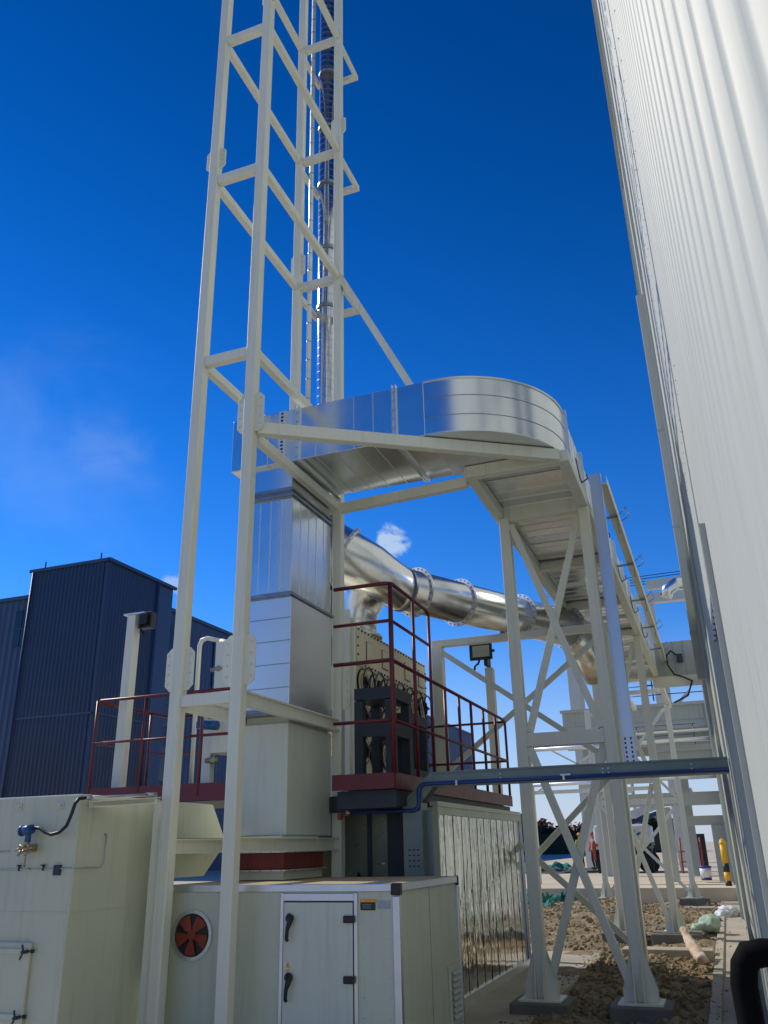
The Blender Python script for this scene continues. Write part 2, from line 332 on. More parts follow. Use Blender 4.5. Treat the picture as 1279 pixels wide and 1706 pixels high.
# ------------------------------------------------------------------ white ribbed warehouse on the right
def wx(y): return .18-.004*y
WH_Z = 18.0
def ribbed(mb, p0, p1, z0, z1, pitch, depth, nrm, top=None, rib=.28):
    """ribbed sheet from p0 to p1 (plan points); ribs stand out along nrm"""
    p0 = Vector((*p0, 0)); p1 = Vector((*p1, 0)); L = (p1-p0).length; d = (p1-p0)/L; nrm = Vector((*nrm, 0)); cols = []
    n = int(L/pitch)
    for i in range(n):
        for (t, h) in ((0, 0), (1-rib-.16, 0), (1-rib-.06, .8), (1-rib, 1), (1-.12, 1), (1-.05, .75)):
            cols.append((p0+d*(i+t)*pitch, h*depth))
    cols.append((p0+d*n*pitch, 0))
    vs = []
    for c, h in cols: vs += [c+nrm*h+Vector((0, 0, z0)), c+nrm*h+Vector((0, 0, z1))]
    mb.add(vs, [(2*i, 2*i+2, 2*i+3, 2*i+1) for i in range(len(cols)-1)], True)
wh = thing('warehouse', 'tall white ribbed metal warehouse wall rising along the right edge', 'building', (.6, 15, 0))
DO0, DO1, DOZ = 4.45, 6.8, 3.0
mb = MB()
ribbed(mb, (wx(-3), -3), (wx(DO0), DO0), .22, WH_Z, .19, .018, (-1, 0))
ribbed(mb, (wx(DO0), DO0), (wx(DO1), DO1), DOZ, WH_Z, .19, .018, (-1, 0))
ribbed(mb, (wx(DO1), DO1), (wx(36), 36), .22, WH_Z, .19, .018, (-1, 0))
mb.build('wall_cladding', 'white', wh)
MB().box(wx(36), 20, 36.0, 36.1, .1, WH_Z-.01).build('end_wall', 'white', wh); MB().box(.20, 20, -3.1, -3.0, .1, WH_Z-.01).build('end_wall', 'white', wh)
MB().box(.19, 20, -2.99, 35.98, WH_Z-.4, WH_Z-.02).build('roof', 'white', wh)
mb = MB()
for y0 in [-3+3*i for i in range(13)]:
    mb.add([(wx(y0)-.10, y0, WH_Z-.10), (wx(y0+3)-.10, y0+2.995, WH_Z-.10), (wx(y0+3)-.10, y0+2.995, WH_Z+.12), (wx(y0)-.10, y0, WH_Z+.12),
            (wx(y0)-.003, y0, WH_Z-.10), (wx(y0+3)-.003, y0+2.995, WH_Z-.10), (wx(y0+3)-.003, y0+2.995, WH_Z+.12), (wx(y0)-.003, y0, WH_Z+.12)],
           [(0, 1, 2, 3), (7, 6, 5, 4), (0, 4, 5, 1), (3, 2, 6, 7), (0, 3, 7, 4), (1, 5, 6, 2)])
mb.build('roof_coping', 'trimgrey', wh)
mb = MB()
for i in range(0, 204):
    y = -3+(i+.8)*.19
    if y > 35.5 or y < 4.6: continue
    for z in (2.4, 4.3, 6.2, 8.1, 10.0, 12.0, 14.0):
        if DO0 < y < DO1 and z < DOZ: continue
        mb.box(wx(y)-.0225, wx(y)-.017, y-.0035, y+.0035, z, z+.006)
q_ = mb.build('cladding_screw', 'trimgrey', wh)
mb = MB()
for z, sh in ((6.9, 0), (13.1, .0)):
    for a_, b_ in ((-3, 36),): mb.add([(wx(a_)-.0205, a_, z), (wx(b_)-.0205, b_, z), (wx(b_)-.0205, b_, z+.014), (wx(a_)-.0205, a_, z+.014)], [(0, 1, 2, 3)])
mb.build('sheet_lap', 'trimgrey', wh)
mb = MB()
for a, b in ((-3, DO0-.02), (DO1+.12, 36)):
    mb.add([(wx(a)-.03, a, .0), (wx(b)-.03, b, .0), (wx(b)-.03, b, .21), (wx(a)-.03, a, .21), (wx(a)+.2, a, .0), (wx(b)+.2, b, .0), (wx(b)+.2, b, .21), (wx(a)+.2, a, .21)],
           [(0, 1, 2, 3), (7, 6, 5, 4), (0, 4, 5, 1), (3, 2, 6, 7), (0, 3, 7, 4), (1, 5, 6, 2)])
mb.build('base_plinth', 'concrete', wh)
dr = MB().box(wx(DO0)-.048, wx(DO0)+.02, DO0-.06, DO0, .0, DOZ+.14).build('door_jamb', 'trimgrey', wh); MB().box(wx(DO1)-.024, wx(DO1)+.02, DO1, DO1+.05, 0, DOZ+.02).build('door_jamb', 'white', wh)
MB().box(wx(DO0)+.02, wx(DO0)+.42, DO1+.0, DO1+.03, 0, DOZ+.3).box(wx(DO0)+.03, wx(DO0)+.42, DO0-.03, DO0, 0, DOZ+.3).box(wx(DO0)+.015, wx(DO0)+.42, DO0, DO1, DOZ+.01, DOZ+.05).build('door_reveal', 'doorblue', wh)
mb = MB()
for i in range(32): mb.box(wx(DO0)+.40, wx(DO0)+.415+(.008 if i % 2 else 0), DO0, DO1, .0+i*.1, .097+i*.1)
mb.build('roller_door', 'doorblue', wh)
# rain pipes and corner trims standing proud of the cladding
for (y, pr_, z1, w, zb_) in ((15.5, .165, 12.2, .16, 4.2), (22.5, .06, 14.0, .2, .22), (30, .06, WH_Z-.2, .2, .22)):
    p = MB().box(wx(y)-pr_, wx(y)-.02, y-w/2, y+w/2, zb_, z1).build('rain_pipe', 'white', wh, bevel=.01)
    q = MB()
    for i in range(int((z1-zb_)/2)): q.box(wx(y)-pr_-.008, wx(y)-.02, y-w/2-.01, y+w/2+.01, zb_+.8+i*2, zb_+.84+i*2)
    q.build('pipe_bracket', 'trimgrey', p)
MB().box(wx(12)-.06, wx(12)-.02, 11.9, 12.1, .22, WH_Z-.15).box(wx(9.2)-.035, wx(9.2)-.02, 9.1, 9.3, .22, WH_Z-.15).box(wx(18.7)-.07, wx(18.7)-.02, 18.6, 18.8, .22, WH_Z-.15).build('joint_flashing', 'white', wh)
# vent cowl poking out of the wall
v = MB().tube([(wx(28), 28, 9.4), (wx(28)-.35, 28, 9.45), (wx(28)-.62, 28, 9.3), (wx(28)-.72, 28, 9.05)], .2, 14).build('vent_cowl', 'galv', wh)
# black insulated pipe leaving the doorway and turning down
bp = MB().tube([(.36, 5.3, 1.045), (.09, 5.3, 1.05), (.02, 5.3, 1.035), (-.015, 5.3, .985), (-.03, 5.3, .9), (-.022, 5.3, .6), (-.015, 5.3, -.01)], .068, 20).build('insulated_pipe', mat('matt_black_foam', (.003, .003, .004), rough=.8, spec=.1))
tag(bp, 'thick black insulated pipe bending down beside the white wall', 'pipe')

# ------------------------------------------------------------------ navy factory on the left
nb = thing('factory_building', 'dark navy blue ribbed factory with a taller corner block at left', 'building', (-45, 60, 0))
mb = MB(); ribbed(mb, (-39.35, 40), (-33.4, 40), 0, 18.62, .30, .10, (0, -1), rib=.34); ribbed(mb, (-33.4, 40), (-33.4, 45.4), 0, 18.62, .30, .10, (1, 0), rib=.34)
mb.build('stair_block_cladding', 'navy', nb)
MB().box(-39.33, -33.42, 40.02, 47, .1, 18.6).build('stair_block', 'navy2', nb)
MB().box(-39.5, -33.25, 39.85, 40.0-.075, 18.56, 18.76).box(-33.32, -33.16, 39.85, 47.1, 18.56, 18.76).box(-39.5, -33.33, 39.93, 47.1, 18.63, 18.74).build('roof_trim', 'navy2', nb)
mb = MB(); ribbed(mb, (-75, 41.4), (-39.4, 41.4), 0, 17.4, .5, .05, (0, -1)); ribbed(mb, (-34.4, 45.4), (-34.4, 128), 0, 17.5, .5, .05, (1, 0))
mb.build('wall_cladding', 'navy2', nb)
MB().box(-75, -34.45, 41.45, 128, .1, 17.38).build('main_block', 'navy2', nb)
MB().box(-75, -39.4, 41.2, 41.34, 17.36, 17.6).box(-34.34, -34.2, 47.2, 128, 17.46, 17.7).build('parapet_trim', 'navy2', nb)
for x, y in ((-39.1, 39.8), (-33.15, 44.9)): MB().cyl((x, y, .1), (x, y, 18.5), .07, 8).build('downpipe', 'navy2', nb)
MB().box(-39.36, -33.4, 39.88, 39.895, 9.2, 9.32).build('sheet_joint', 'navy2', nb); MB().box(-33.295, -33.28, 40, 45.4, 9.2, 9.32).build('sheet_joint', 'navy2', nb)
for x in (-38.6, -34.2): MB().box(x-.03, x+.03, 40.2, 40.26, 18.74, 19.3).build('lightning_rod', 'slate', nb)
for (x, z0, z1) in ((-41.0, 14.2, 16.6), (-43.6, 14.2, 16.6)):
    w = MB().box(x-.55, x+.55, 41.30, 41.36, z0, z1).build('window', 'glassdark', nb); MB().box(x-.62, x+.62, 41.27, 41.30, z0+1.1, z0+1.2).box(x-.04, x+.04, 41.26, 41.30, z0, z1).build('window_frame', 'navy', w)
for y in (48.5, 54.5, 57.3):
    for z0 in (13.0, 9.5, 6):
        w = MB().box(-34.36, -34.32, y-.45, y+.45, z0, z0+3.6 if z0 > 10 else z0+2.2).build('window', 'glassdark', nb); MB().box(-34.32, -34.29, y-.5, y+.5, z0+1.5, z0+1.6).build('window_frame', 'navy', w)

# ------------------------------------------------------------------ tall steel tower
TX0, TX1, TY0, TY1 = -4.48, -3.85, 6.5, 8.69
TW = .112; LV = [2.87, 5.49, 6.45, 8.95, 11.25, 13.6, 16.0]
tw = thing('steel_tower', 'tall slender cream steel frame tower standing in front of the fan cabinet', 'steel tower', ((TX0+TX1)/2, (TY0+TY1)/2, 0))
for x in (TX0, TX1):
    for y in (TY0, TY1):
        z0 = 0
        MB().box(x-TW/2, x+TW/2, y-TW/2, y+TW/2, z0, 16.4).build('post', 'cream', tw, bevel=.009)
for z in LV:
    h = TW
    for y in ((TY0, TY1) if z != 5.49 else (TY1,)):
        MB().beam((TX0+TW/2, y, z), (TX1-TW/2, y, z), .09, h*.95).build('cross_beam', 'cream', tw, bevel=.006)
    for x in ((TX0, TX1) if z != 5.49 else (TX1,)):
        if z == 2.87:
            MB().ibeam((x, TY0+TW/2, z), (x, TY1-TW/2, z), .075, .13, .014).build('side_beam', 'cream', tw)
        else:
            MB().beam((x, TY0+TW/2, z), (x, TY1-TW/2, z), .08, h*.92).build('side_beam', 'cream', tw, bevel=.006)
MB().channel((TX1, TY0+TW/2, 1.65), (TX1, TY1-TW/2, 1.65), .07, .12, .01).build('side_beam', 'cream', tw)
MB().channel((TX0, TY0+TW/2, 1.65), (TX0, TY1-TW/2, 1.65), .07, .12, .01).build('side_beam', 'cream', tw)
def octplate(mb, x, y, z, w, h, c=.05, t=.014):
    mb.poly([(x-w/2+c, y, z-h/2), (x+w/2-c, y, z-h/2), (x+w/2, y, z-h/2+c), (x+w/2, y, z+h/2-c), (x+w/2-c, y, z+h/2), (x-w/2+c, y, z+h/2), (x-w/2, y, z+h/2-c), (x-w/2, y, z-h/2+c)], (0, 1, 0), t)
for (x, y, z, w, h) in ((TX0, TY0, 3.17, .30, .40), (TX1, TY0, 3.2, .32, .46), (TX1, TY0, 5.72, .30, .44), (TX0, TY0, 9.3, .26, .32), (TX1, TY1, 11.75, .24, .34), (TX1, TY0, 11.8, .2, .3), (TX0, TY1, 9.35, .22, .4), (TX1, TY1, 3.3, .30, .5)):
    mb = MB(); octplate(mb, x, y+.0, z, w, h); pt = mb.build('splice_plate', 'cream', tw, bevel=.003)
    mb = MB()
    for sx in (-1, 1):
        for k in range(4): mb.cyl((x+sx*(w/2-.035), y-.016, z-h*.33+k*h*.22), (x+sx*(w/2-.035), y+.016, z-h*.33+k*h*.22), .009, 6)
    mb.build('bolt', 'cream_lo', pt)
for z in (8.86, 11.14, 13.5):
    for x in (TX0, TX1):
        MB().beam((x+(.02 if x == TX1 else 0), TY1+TW/2, z), (x+(.02 if x == TX1 else 0), 9.32, z), .05, .10).build('stack_arm', 'cream', tw, bevel=.004)
    MB().beam((TX0+.02, 9.36, z), (TX1+.045, 9.36, z), .07, .10).build('stack_arm_end', 'cream', tw, bevel=.004)
MB().beam((TX1+.03, TY1, 8.95), (-2.16, 8.60, 5.6), .09, .11, up=(0, 1, 0)).build('raking_brace', 'cream', tw, bevel=.005)
for x in (TX0, TX1): MB().box(x-.14, x+.14, TY0-.14, TY0+.14, 0, .02).build('base_plate', 'cream', tw)
MB().channel((-4.70, 5.74, 1.972), (-4.555, 6.43, 2.025), .06, .05, .008).build('bracket_arm', 'cream', tw)
MB().box(-4.63, TX0-TW/2-.002, TY0-.02, TY0+.05, 0, 2.0).build('bracket_plate', 'cream', tw)

# conduit on the bracket, flexible hose to transmitter
co = thing('cable_conduit', 'grey conduit on the tower bracket with a black hose hanging to the blue transmitter', 'conduit', (-4.65, 6.0, 2.0))
MB().cyl((-4.55, 6.38, 2.070), (-4.70, 5.66, 2.017), .012, 12).cyl((-4.55, 6.38, 2.070), (-4.57, 6.28, 2.063), .019, 10).cyl((-4.69, 5.72, 2.021), (-4.70, 5.66, 2.017), .017, 10).build('rigid_conduit', 'steel', co)
MB().tube([(-4.70, 5.66, 2.017), (-4.712, 5.60, 2.01), (-4.72, 5.57, 1.97), (-4.735, 5.56, 1.89), (-4.77, 5.56, 1.81), (-4.83, 5.56, 1.765), (-4.91, 5.565, 1.75), (-4.98, 5.57, 1.77), (-5.04, 5.575, 1.80), (-5.10, 5.58, 1.805)], .0135, 12).build('flexible_hose', 'black', co)

# ------------------------------------------------------------------ slim chimney
CX, CY = -4.26, 9.2
ch = thing('chimney_stack', 'slim shiny spiral metal chimney held behind the steel tower', 'chimney', (CX, CY, 2.0))
MB().tube([(CX, CY, 2.6), (CX, CY, 8), (CX, CY, 17.5)], .142, 56).build('spiral_pipe', 'chim', ch)
mb = MB()
for k in range(112): mb.disc((CX, CY, 2.7+.13*k), (.12, .05, 1), .1415, .1430, .005, 40)
mb.build('spiral_seam', 'seam', ch)
for z in (8.86, 9.9, 11.14, 12.3, 13.5, 7.0, 6.5): MB().disc((CX, CY, z+.02), (0, 0, 1), .143, .158 if z > 8 else .15, .05, 40).build('clamp_band', 'seam', ch)
MB().box(CX-.1, CX+.1, CY-.18, CY-.14, 3.95, 4.1).box(CX+.09, CX+.2, CY-.12, CY-.04, 4.6, 4.64).build('pipe_bracket', 'slate', ch)
mb = MB()
for k in range(5): mb.disc((CX+.04, CY-.08-.02*k, 3.95-.03*k), (.5, -1, .15), .13+.01*k, .142+.01*k, .012, 28)
co2 = mb.build('cable_coil', 'black'); tag(co2, 'coil of dark cable hung on the riser pipe behind the tower', 'cable coil')
sp = thing('sampling_pipe', 'thin bright vertical pipe clipped behind the back left tower post', 'pipe', (-4.33, 8.85, 6.3))
MB().cyl((-4.345, 8.80, 6.3), (-4.345, 8.80, 15.5), .033, 16).build('pipe_run', 'flange', sp)
mb = MB()
for k in range(30): mb.disc((-4.345, 8.80, 6.6+.3*k), (0, 0, 1), .032, .037, .012, 16)
mb.build('pipe_clip', 'seam', sp)

# ------------------------------------------------------------------ rectangular duct: riser, horizontal run, bend, bridge run
DZ0, DZ1 = 5.63, 6.28; DY0, DY1 = 7.5, 8.6; BX = -2.32
du = thing('sheet_metal_duct', 'big galvanised rectangular duct rising in the tower then bending along the bridge', 'duct', (-4.1, 8.0, 2.86))
def seams_v(mb, y, x0, x1, z0, z1, n, t=.006):
    for i in range(1, n): x = x0+(x1-x0)*i/n; mb.box(x-.004, x+.004, y-t, y-.0005, z0, z1)
RX0, RX1, RY0, RY1 = -4.42, -3.87, 7.52, 8.55
# lower riser (slightly bigger), upper riser
lo_ = MB().box(RX0-.03, RX1, RY0, RY1, 2.9, 4.07).build('riser_section', 'galv2', du, bevel=.008)
mb = MB()
for z in (3.12, 3.36, 3.6, 3.84): mb.box(RX0-.03, RX1-.004, RY0-.006, RY0-.001, z, z+.007)
mb.build('cross_seam', 'seam', lo_)
up_ = MB().box(RX0, RX1-.02, RY0+.02, RY1, 4.12, 5.22).build('riser_section', 'galv', du, bevel=.008)
mb = MB(); seams_v(mb, RY0+.02, RX0, RX1-.02, 4.14, 5.2, 4)
for i in range(1, 5): y = RY0+.02+(RY1-RY0-.02)*i/5; mb.box(RX1-.0195, RX1-.014, y-.004, y+.004, 4.14, 5.2)
mb.build('standing_seam', 'galv2', up_)
ne = MB().box(RX0+.02, RX1-.04, RY0+.04, RY1, 5.28, DZ0+.005).build('riser_neck', 'galv', du, bevel=.006)
for (z, e) in ((4.095, .03), (5.235, .02), (5.30, .015), (2.885, .035)):
    MB().box(RX0-e-.02, RX1+e-.015, RY0-e, RY1+e, z-.014, z+.014).box(RX0-e, RX1+e-.035, RY0-e+.015, RY1+e-.02, z-.03, z+.03).build('flange', 'seam', du, bevel=.003)
# horizontal run
hr = MB().box(-4.67, BX-.001, DY0, DY1, DZ0, DZ1).build('horizontal_run', 'galv', du, bevel=.006)
mb = MB()
for x in (-4.45, -4.2, -3.60, -3.37, -3.14, -2.91): mb.box(x-.004, x+.004, DY0-.006, DY0-.001, DZ0+.005, DZ1-.005); mb.box(x-.004, x+.004, DY0+.01, DY1-.01, DZ0-.006, DZ0-.001)
mb.build('standing_seam', 'galv2', hr)
def collar_x(x, name='flange'):
    mb = MB()
    for dx in (-.02, .02): mb.box(x+dx-.006, x+dx+.006, DY0-.03, DY1+.03, DZ0-.03, DZ1+.03)
    mb.box(x-.03, x+.03, DY0-.008, DY1+.008, DZ0-.008, DZ1+.008)
    for k in range(6):
        zz = DZ0+.04+k*.11; mb.box(x-.032, x+.032, DY0-.026, DY0-.014, zz, zz+.012)
    return mb.build(name, 'galv2', du)
for x in (-3.82, -2.66): collar_x(x)
MB().box(-4.06, -3.98, DY0-.012, DY0-.001, DZ0+.0, DZ1+.0).build('flange', 'flange', du)
mb = MB()
for k in range(14): mb.box(-4.035, -4.005, DY0-.016, DY0-.011, DZ0+.02+k*.045, DZ0+.042+k*.045)
mb.build('bolt_slots', 'blkpaint', du)
# curved bend, centre (-2.25, 8.78)
BY = 8.78; RO, RI = BY-DY0, BY-DY1-.0
RO = 1.28; RI = .18
def bend(r0, r1, z0, z1, n=48):
    vs = []; fs = []
    for i in range(n+1):
        a = -math.pi/2+(math.pi/2)*i/n; c, s_ = math.cos(a), math.sin(a)
        for r, z in ((r0, z0), (r1, z0), (r1, z1), (r0, z1)): vs.append((BX+c*r, BY+s_*r, z))
    mb = MB()
    for q in range(4):
        f = [(i*4+q, i*4+(q+1) % 4, (i+1)*4+(q+1) % 4, (i+1)*4+q) for i in range(n)]
        vv = vs; o = len(mb.v); mb.add(vv, f, q in (1, 3))
    mb.f += [(0, 1, 2, 3), (n*4+3, n*4+2, n*4+1, n*4)]; mb.sm += [False, False]
    return mb
bd = bend(RI, RO, DZ0, DZ1).build('curved_bend', 'galv', du)
bend(RO, RO+.004, DZ0+.20, DZ0+.207).build('long_seam', 'seam', bd); bend(RO, RO+.004, DZ0+.43, DZ0+.437).build('long_seam', 'seam', bd)
bend(RI, RO+.012, DZ1-.012, DZ1+.006).build('edge_rim', 'galv2', bd); bend(RI, RO+.012, DZ0-.006, DZ0+.010).build('edge_rim', 'galv2', bd)
# bridge run
BR0, BR1 = BX+RI, BX+RO           # -2.07 .. -0.97
br = MB().box(BR0, BR1, BY, 23.6, DZ0, DZ1).build('bridge_run', 'galv', du, bevel=.006)
mb = MB()
y = BY+.3
while y < 23.4:
    mb.box(BR1+.001, BR1+.006, y-.004, y+.004, DZ0+.005, DZ1-.005); mb.box(BR0+.01, BR1-.01, y-.005, y+.005, DZ0-.007, DZ0-.001); y += .25
mb.build('standing_seam', 'galv2', br)
y = BY+.05
while y < 23:
    mb = MB()
    for dy in (-.022, .022): mb.box(BR0-.04, BR1+.04, y+dy-.006, y+dy+.006, DZ0-.04, DZ1+.04)
    mb.box(BR0-.01, BR1+.01, y-.03, y+.03, DZ0-.01, DZ1+.01)
    mb.build('flange', 'galv2', du); y += 1.22
# branch into the warehouse
MB().box(BR1, .06, 22.3, 23.5, DZ0-.15, DZ1+.08).build('wall_branch', 'white', du, bevel=.01)
mb = MB()
for x in (-.55, -.3, -.05): mb.box(x-.01, x+.01, 22.29, 22.2985, DZ0-.15, DZ1+.08)
mb.build('branch_seam', 'seam', du)
MB().box(BR1-.1, .08, 22.2, 22.32, DZ0-.42, DZ0-.16).build('branch_support', 'cream', du)
ac = thing('actuator', 'small grey damper actuator with looping black cable on the far wall duct', 'actuator', (-.42, 22.2, 5.9))
MB().box(-.48, -.34, 22.12, 22.28, 5.80, 6.0).build('housing', 'slate', ac, bevel=.01)
MB().tube([(-.48, 22.2, 5.98), (-.6, 22.18, 6.1), (-.72, 22.18, 6.0), (-.72, 22.18, 5.75), (-.6, 22.18, 5.5), (-.4, 22.15, 5.42), (-.2, 22.15, 5.3), (-.35, 22.15, 4.95), (-.7, 22.15, 4.8)], .02, 8).build('cable', 'black', ac)

# ------------------------------------------------------------------ duct bridge
bg_ = thing('duct_bridge', 'long cream steel bridge on splayed braced legs carrying the duct over the earth', 'steel bridge', (-1.55, 9.88, .1))
LX0, LX1 = -2.04, -1.04; LW = .13; BZ = 5.56
def beam_part(a, b, w, h, name, up=(0, 0, 1), bev=.006): return MB().beam(a, b, w, h, up=up).build(name, 'cream', bg_, bevel=bev)
for x, e in ((LX0-.06, 0), (LX1+.0, 0)):
    beam_part((x, 8.52, BZ-.01), (x, 28.0, BZ-.01), .12, .135, 'side_beam')
beam_part((LX0-.12, 8.46, BZ-.01), (LX1+.06, 8.46, BZ-.01), .12, .136, 'end_beam')
for y in (9.88, 12.3, 14.8, 17.3, 19.9, 22.4, 24.8): beam_part((LX0, y-.0, BZ-.015), (LX1-.06, y-.0, BZ-.015), .13 if y != 9.88 else .10, .11 if y != 9.88 else .2, 'cross_beam')
# slanting link from the tower and straight link
beam_part((TX1+.05, TY0+.05, BZ-.01), (LX1-.05, 8.40, BZ-.01), .10, .13, 'link_beam')
beam_part((TX1+.056, TY1, BZ-.075), (LX0-.12, 8.55, BZ-.075), .09, .12, 'link_beam')
def foot(leg, x, y, z):
    mb = MB().box(x-.22, x+.22, y-.2, y+.2, z, z+.02); mb.build('base_plate', 'cream', leg, bevel=.003)
    mb = MB(); w = LW/2
    for s in (-1, 1):
        mb.poly([(x+s*w, y-.05, z+.02), (x+s*.17, y-.05, z+.02), (x+s*.17, y-.05, z+.12), (x+s*(w), y-.05, z+.46)], (0, 1, 0), .014)
        mb.poly([(x+s*w, y+.06, z+.02), (x+s*.17, y+.06, z+.02), (x+s*.17, y+.06, z+.12), (x+s*(w), y+.06, z+.46)], (0, 1, 0), .014)
        mb.poly([(x-.045, y+s*w, z+.02), (x-.045, y+s*.16, z+.02), (x-.045, y+s*.16, z+.1), (x-.045, y+s*w, z+.44)], (1, 0, 0), .014)
        mb.poly([(x+.045, y+s*w, z+.02), (x+.045, y+s*.16, z+.02), (x+.045, y+s*.16, z+.1), (x+.045, y+s*w, z+.44)], (1, 0, 0), .014)
    mb.build('stiffener', 'cream', leg)
def trestle(y, x0, x1, zb=.1, ztop=BZ-.08, midz=2.72, w=LW):
    for x in (x0, x1):
        leg = MB().box(x-w/2, x+w/2, y-w/2, y+w/2, zb+.02, ztop).build('leg', 'cream', bg_, bevel=.008)
        foot(leg, x, y, zb)
    beam_part((x0+w/2, y, midz), (x1-w/2, y, midz), .12, .15, 'cross_beam')
    a = w/2+.02
    for (z0, z1, t) in ((zb+.15, midz-.09, .085), (midz+.09, ztop-.1, .08)):
        beam_part((x0+a, y-.035, z1), (x1-a, y-.035, z0), t, .06, 'diagonal_brace', up=(0, 1, 0), bev=.004)
        beam_part((x0+a, y+.035, z0), (x1-a, y+.035, z1), t, .06, 'diagonal_brace', up=(0, 1, 0), bev=.004)
trestle(9.88, LX0, LX1); trestle(17.33, LX0-.06+.1, LX1-.04, w=.14); trestle(27.2, -3.5, -1.09, zb=.12, w=.15)
for (y, ya) in ((17.33, 18.6), (9.88, 8.6)):
    pass
PR = []
for (x, y, w, lab) in ((LX0, 9.88, .30, 'dark concrete pier under the nearest left bridge leg'), (LX1, 9.88, .30, 'dark concrete pier under the nearest right bridge leg'), (LX1-.04, 17.33, .42, 'square concrete pier under the middle right bridge leg'),
                       (LX0+.04, 17.33, .36, 'concrete pier under the middle left bridge leg hidden behind the near leg'), (-1.09, 27.2, .4, 'small concrete pier under the far right bridge leg'), (-3.5, 27.2, .4, 'small concrete pier under the far left bridge leg')):
    o = MB().box(x-w, x+w, y-w*.95, y+w*.95, -.4, .099 if y < 27 else .119).build('concrete_pier', 'pier', bevel=.012, loc=(x, y, -.4)); tag(o, lab, 'pier', 'concrete piers under the bridge legs')
# vertical and horizontal cable tray beside the bridge
ct = thing('bridge_cable_tray', 'pale zinc cable tray climbing the near bridge leg and running along the duct', 'cable tray', (-.88, 9.9, 2.3))
def perf(mb, x0, x1, y, z0, z1, pitch=.055):
    pass
MB().box(-.935, -.80, 10.02, 10.03, 2.35, 5.98).box(-.938, -.932, 10.0, 10.10, 2.35, 5.98).box(-.803, -.797, 10.0, 10.10, 2.35, 5.98).build('vertical_run', 'traygal', ct)
mb = MB()
for k in range(7):
    for x in (-.90, -.835): mb.box(x-.009, x+.009, 10.014, 10.019, 2.38+k*.05, 2.404+k*.05)
mb.build('slots', 'blkpaint', ct)
MB().box(-.84, -.74, 10.12, 23.9, 5.86, 5.872).box(-.74, -.733, 10.12, 23.9, 5.84, 5.97).box(-.847, -.84, 10.12, 22.2, 5.86, 5.97).build('long_run', 'cream', ct)
for k in range(6):
    y = 11.3+k*2.3; mb = MB().box(BR1+.03, -.73, y-.02, y+.02, 5.82, 5.845).box(-.75, -.73, y-.015, y+.015, 5.60, 5.82)
    mb.tube([(-.72, y+.1, 5.9), (-.62, y+.1, 6.0), (-.58, y+.1, 5.86), (-.7, y+.1, 5.8)], .007, 6); mb.build('bracket', 'seam', ct)
for k in range(5):
    y = 9.4+k*2.2; PRb = MB().tube([(BR1+.03, y, 5.95), (BR1+.05, y, 5.7), (BR1+.07, y, 5.62), (BR1+.14, y, 5.66), (BR1+.13, y, 5.72)], .008, 6).build('hanger_wire', 'blkpaint', ct)

# ------------------------------------------------------------------ pipe support frame
pf = thing('pipe_support_frame', 'wide cream cross braced frame carrying the round pipe behind the railing', 'steel frame', (-2.8, 13.35, 0))
FX0, FX1, FY = -4.08, -1.35, 13.36
for x in (FX0, FX1): MB().box(x-.09, x+.09, FY-.09, FY+.09, .0, 4.725).build('leg', 'cream', pf, bevel=.008)
MB().beam((FX0-.09, FY, 4.785), (FX1+.12, FY, 4.785), .13, .115).build('top_beam', 'cream', pf, bevel=.006)
MB().beam((FX0+.09, FY, 2.66), (FX1-.09, FY, 2.66), .12, .12).build('middle_beam', 'cream', pf, bevel=.006)
for z0, z1 in ((2.75, 4.62), (.3, 2.57)):
    MB().beam((FX0+.1, FY-.04, z1), (FX1-.1, FY-.04, z0), .085, .05, up=(0, 1, 0)).build('diagonal_brace', 'cream', pf, bevel=.004)
    MB().beam((FX0+.1, FY+.04, z0), (FX1-.1, FY+.04, z1), .085, .05, up=(0, 1, 0)).build('diagonal_brace', 'cream', pf, bevel=.004)
# round pipe
rp_ = thing('round_pipe', 'large round stainless pipe sloping away behind the bridge legs', 'pipe', (-3.8, 11.3, 4.5))
PZ = 5.18; PRr = .322
P0 = Vector((-4.95, 10.7, 5.84)); P1 = Vector((-4.36, 10.98, 5.45)); P2 = Vector((-3.98, 11.24, 5.18)); P3 = Vector((-2.36, 14.3, PZ)); 
d23 = (P3-P2).normalized(); P4 = P2+d23*4.05
MB().tube([P0, P0.lerp(P1, .5), P1, P1.lerp(P2, .6), P2, P2+d23*.05], [.41, .40, .39, .345, .328, .326], 48).build('tapered_header', 'pipe', rp_)
MB().tube([P2+d23*.02, P4], PRr, 48).build('straight_run', 'pipe', rp_)
MB().tube([P4, P4+d23*.2+Vector((0, 0, -.04)), P4+d23*.42+Vector((0, .0, -.16)), P4+d23*.62+Vector((0, 0, -.36)), P4+d23*.90+Vector((0, 0, -.75))], .32, 40).build('down_elbow', 'pipe', rp_)
def flange(c, ax, r, name='bolted_flange'):
    ax = Vector(ax).normalized(); f = MB(); f.disc(Vector(c)-ax*.012, ax, r-.01, r+.06, .01, 48).disc(Vector(c)+ax*.012, ax, r-.01, r+.06, .01, 48)
    f = f.build(name, 'flange', rp_)
    b = MB(); ref = Vector((0, 0, 1)) if abs(ax.z) < .9 else Vector((1, 0, 0)); x = ax.cross(ref).normalized(); y = ax.cross(x)
    for k in range(24):
        t = 2*math.pi*k/24; p = Vector(c)+(x*math.cos(t)+y*math.sin(t))*(r+.036); b.cyl(p-ax*.022, p+ax*.022, .012, 6)
    b.build('bolt', 'slate', f); return f
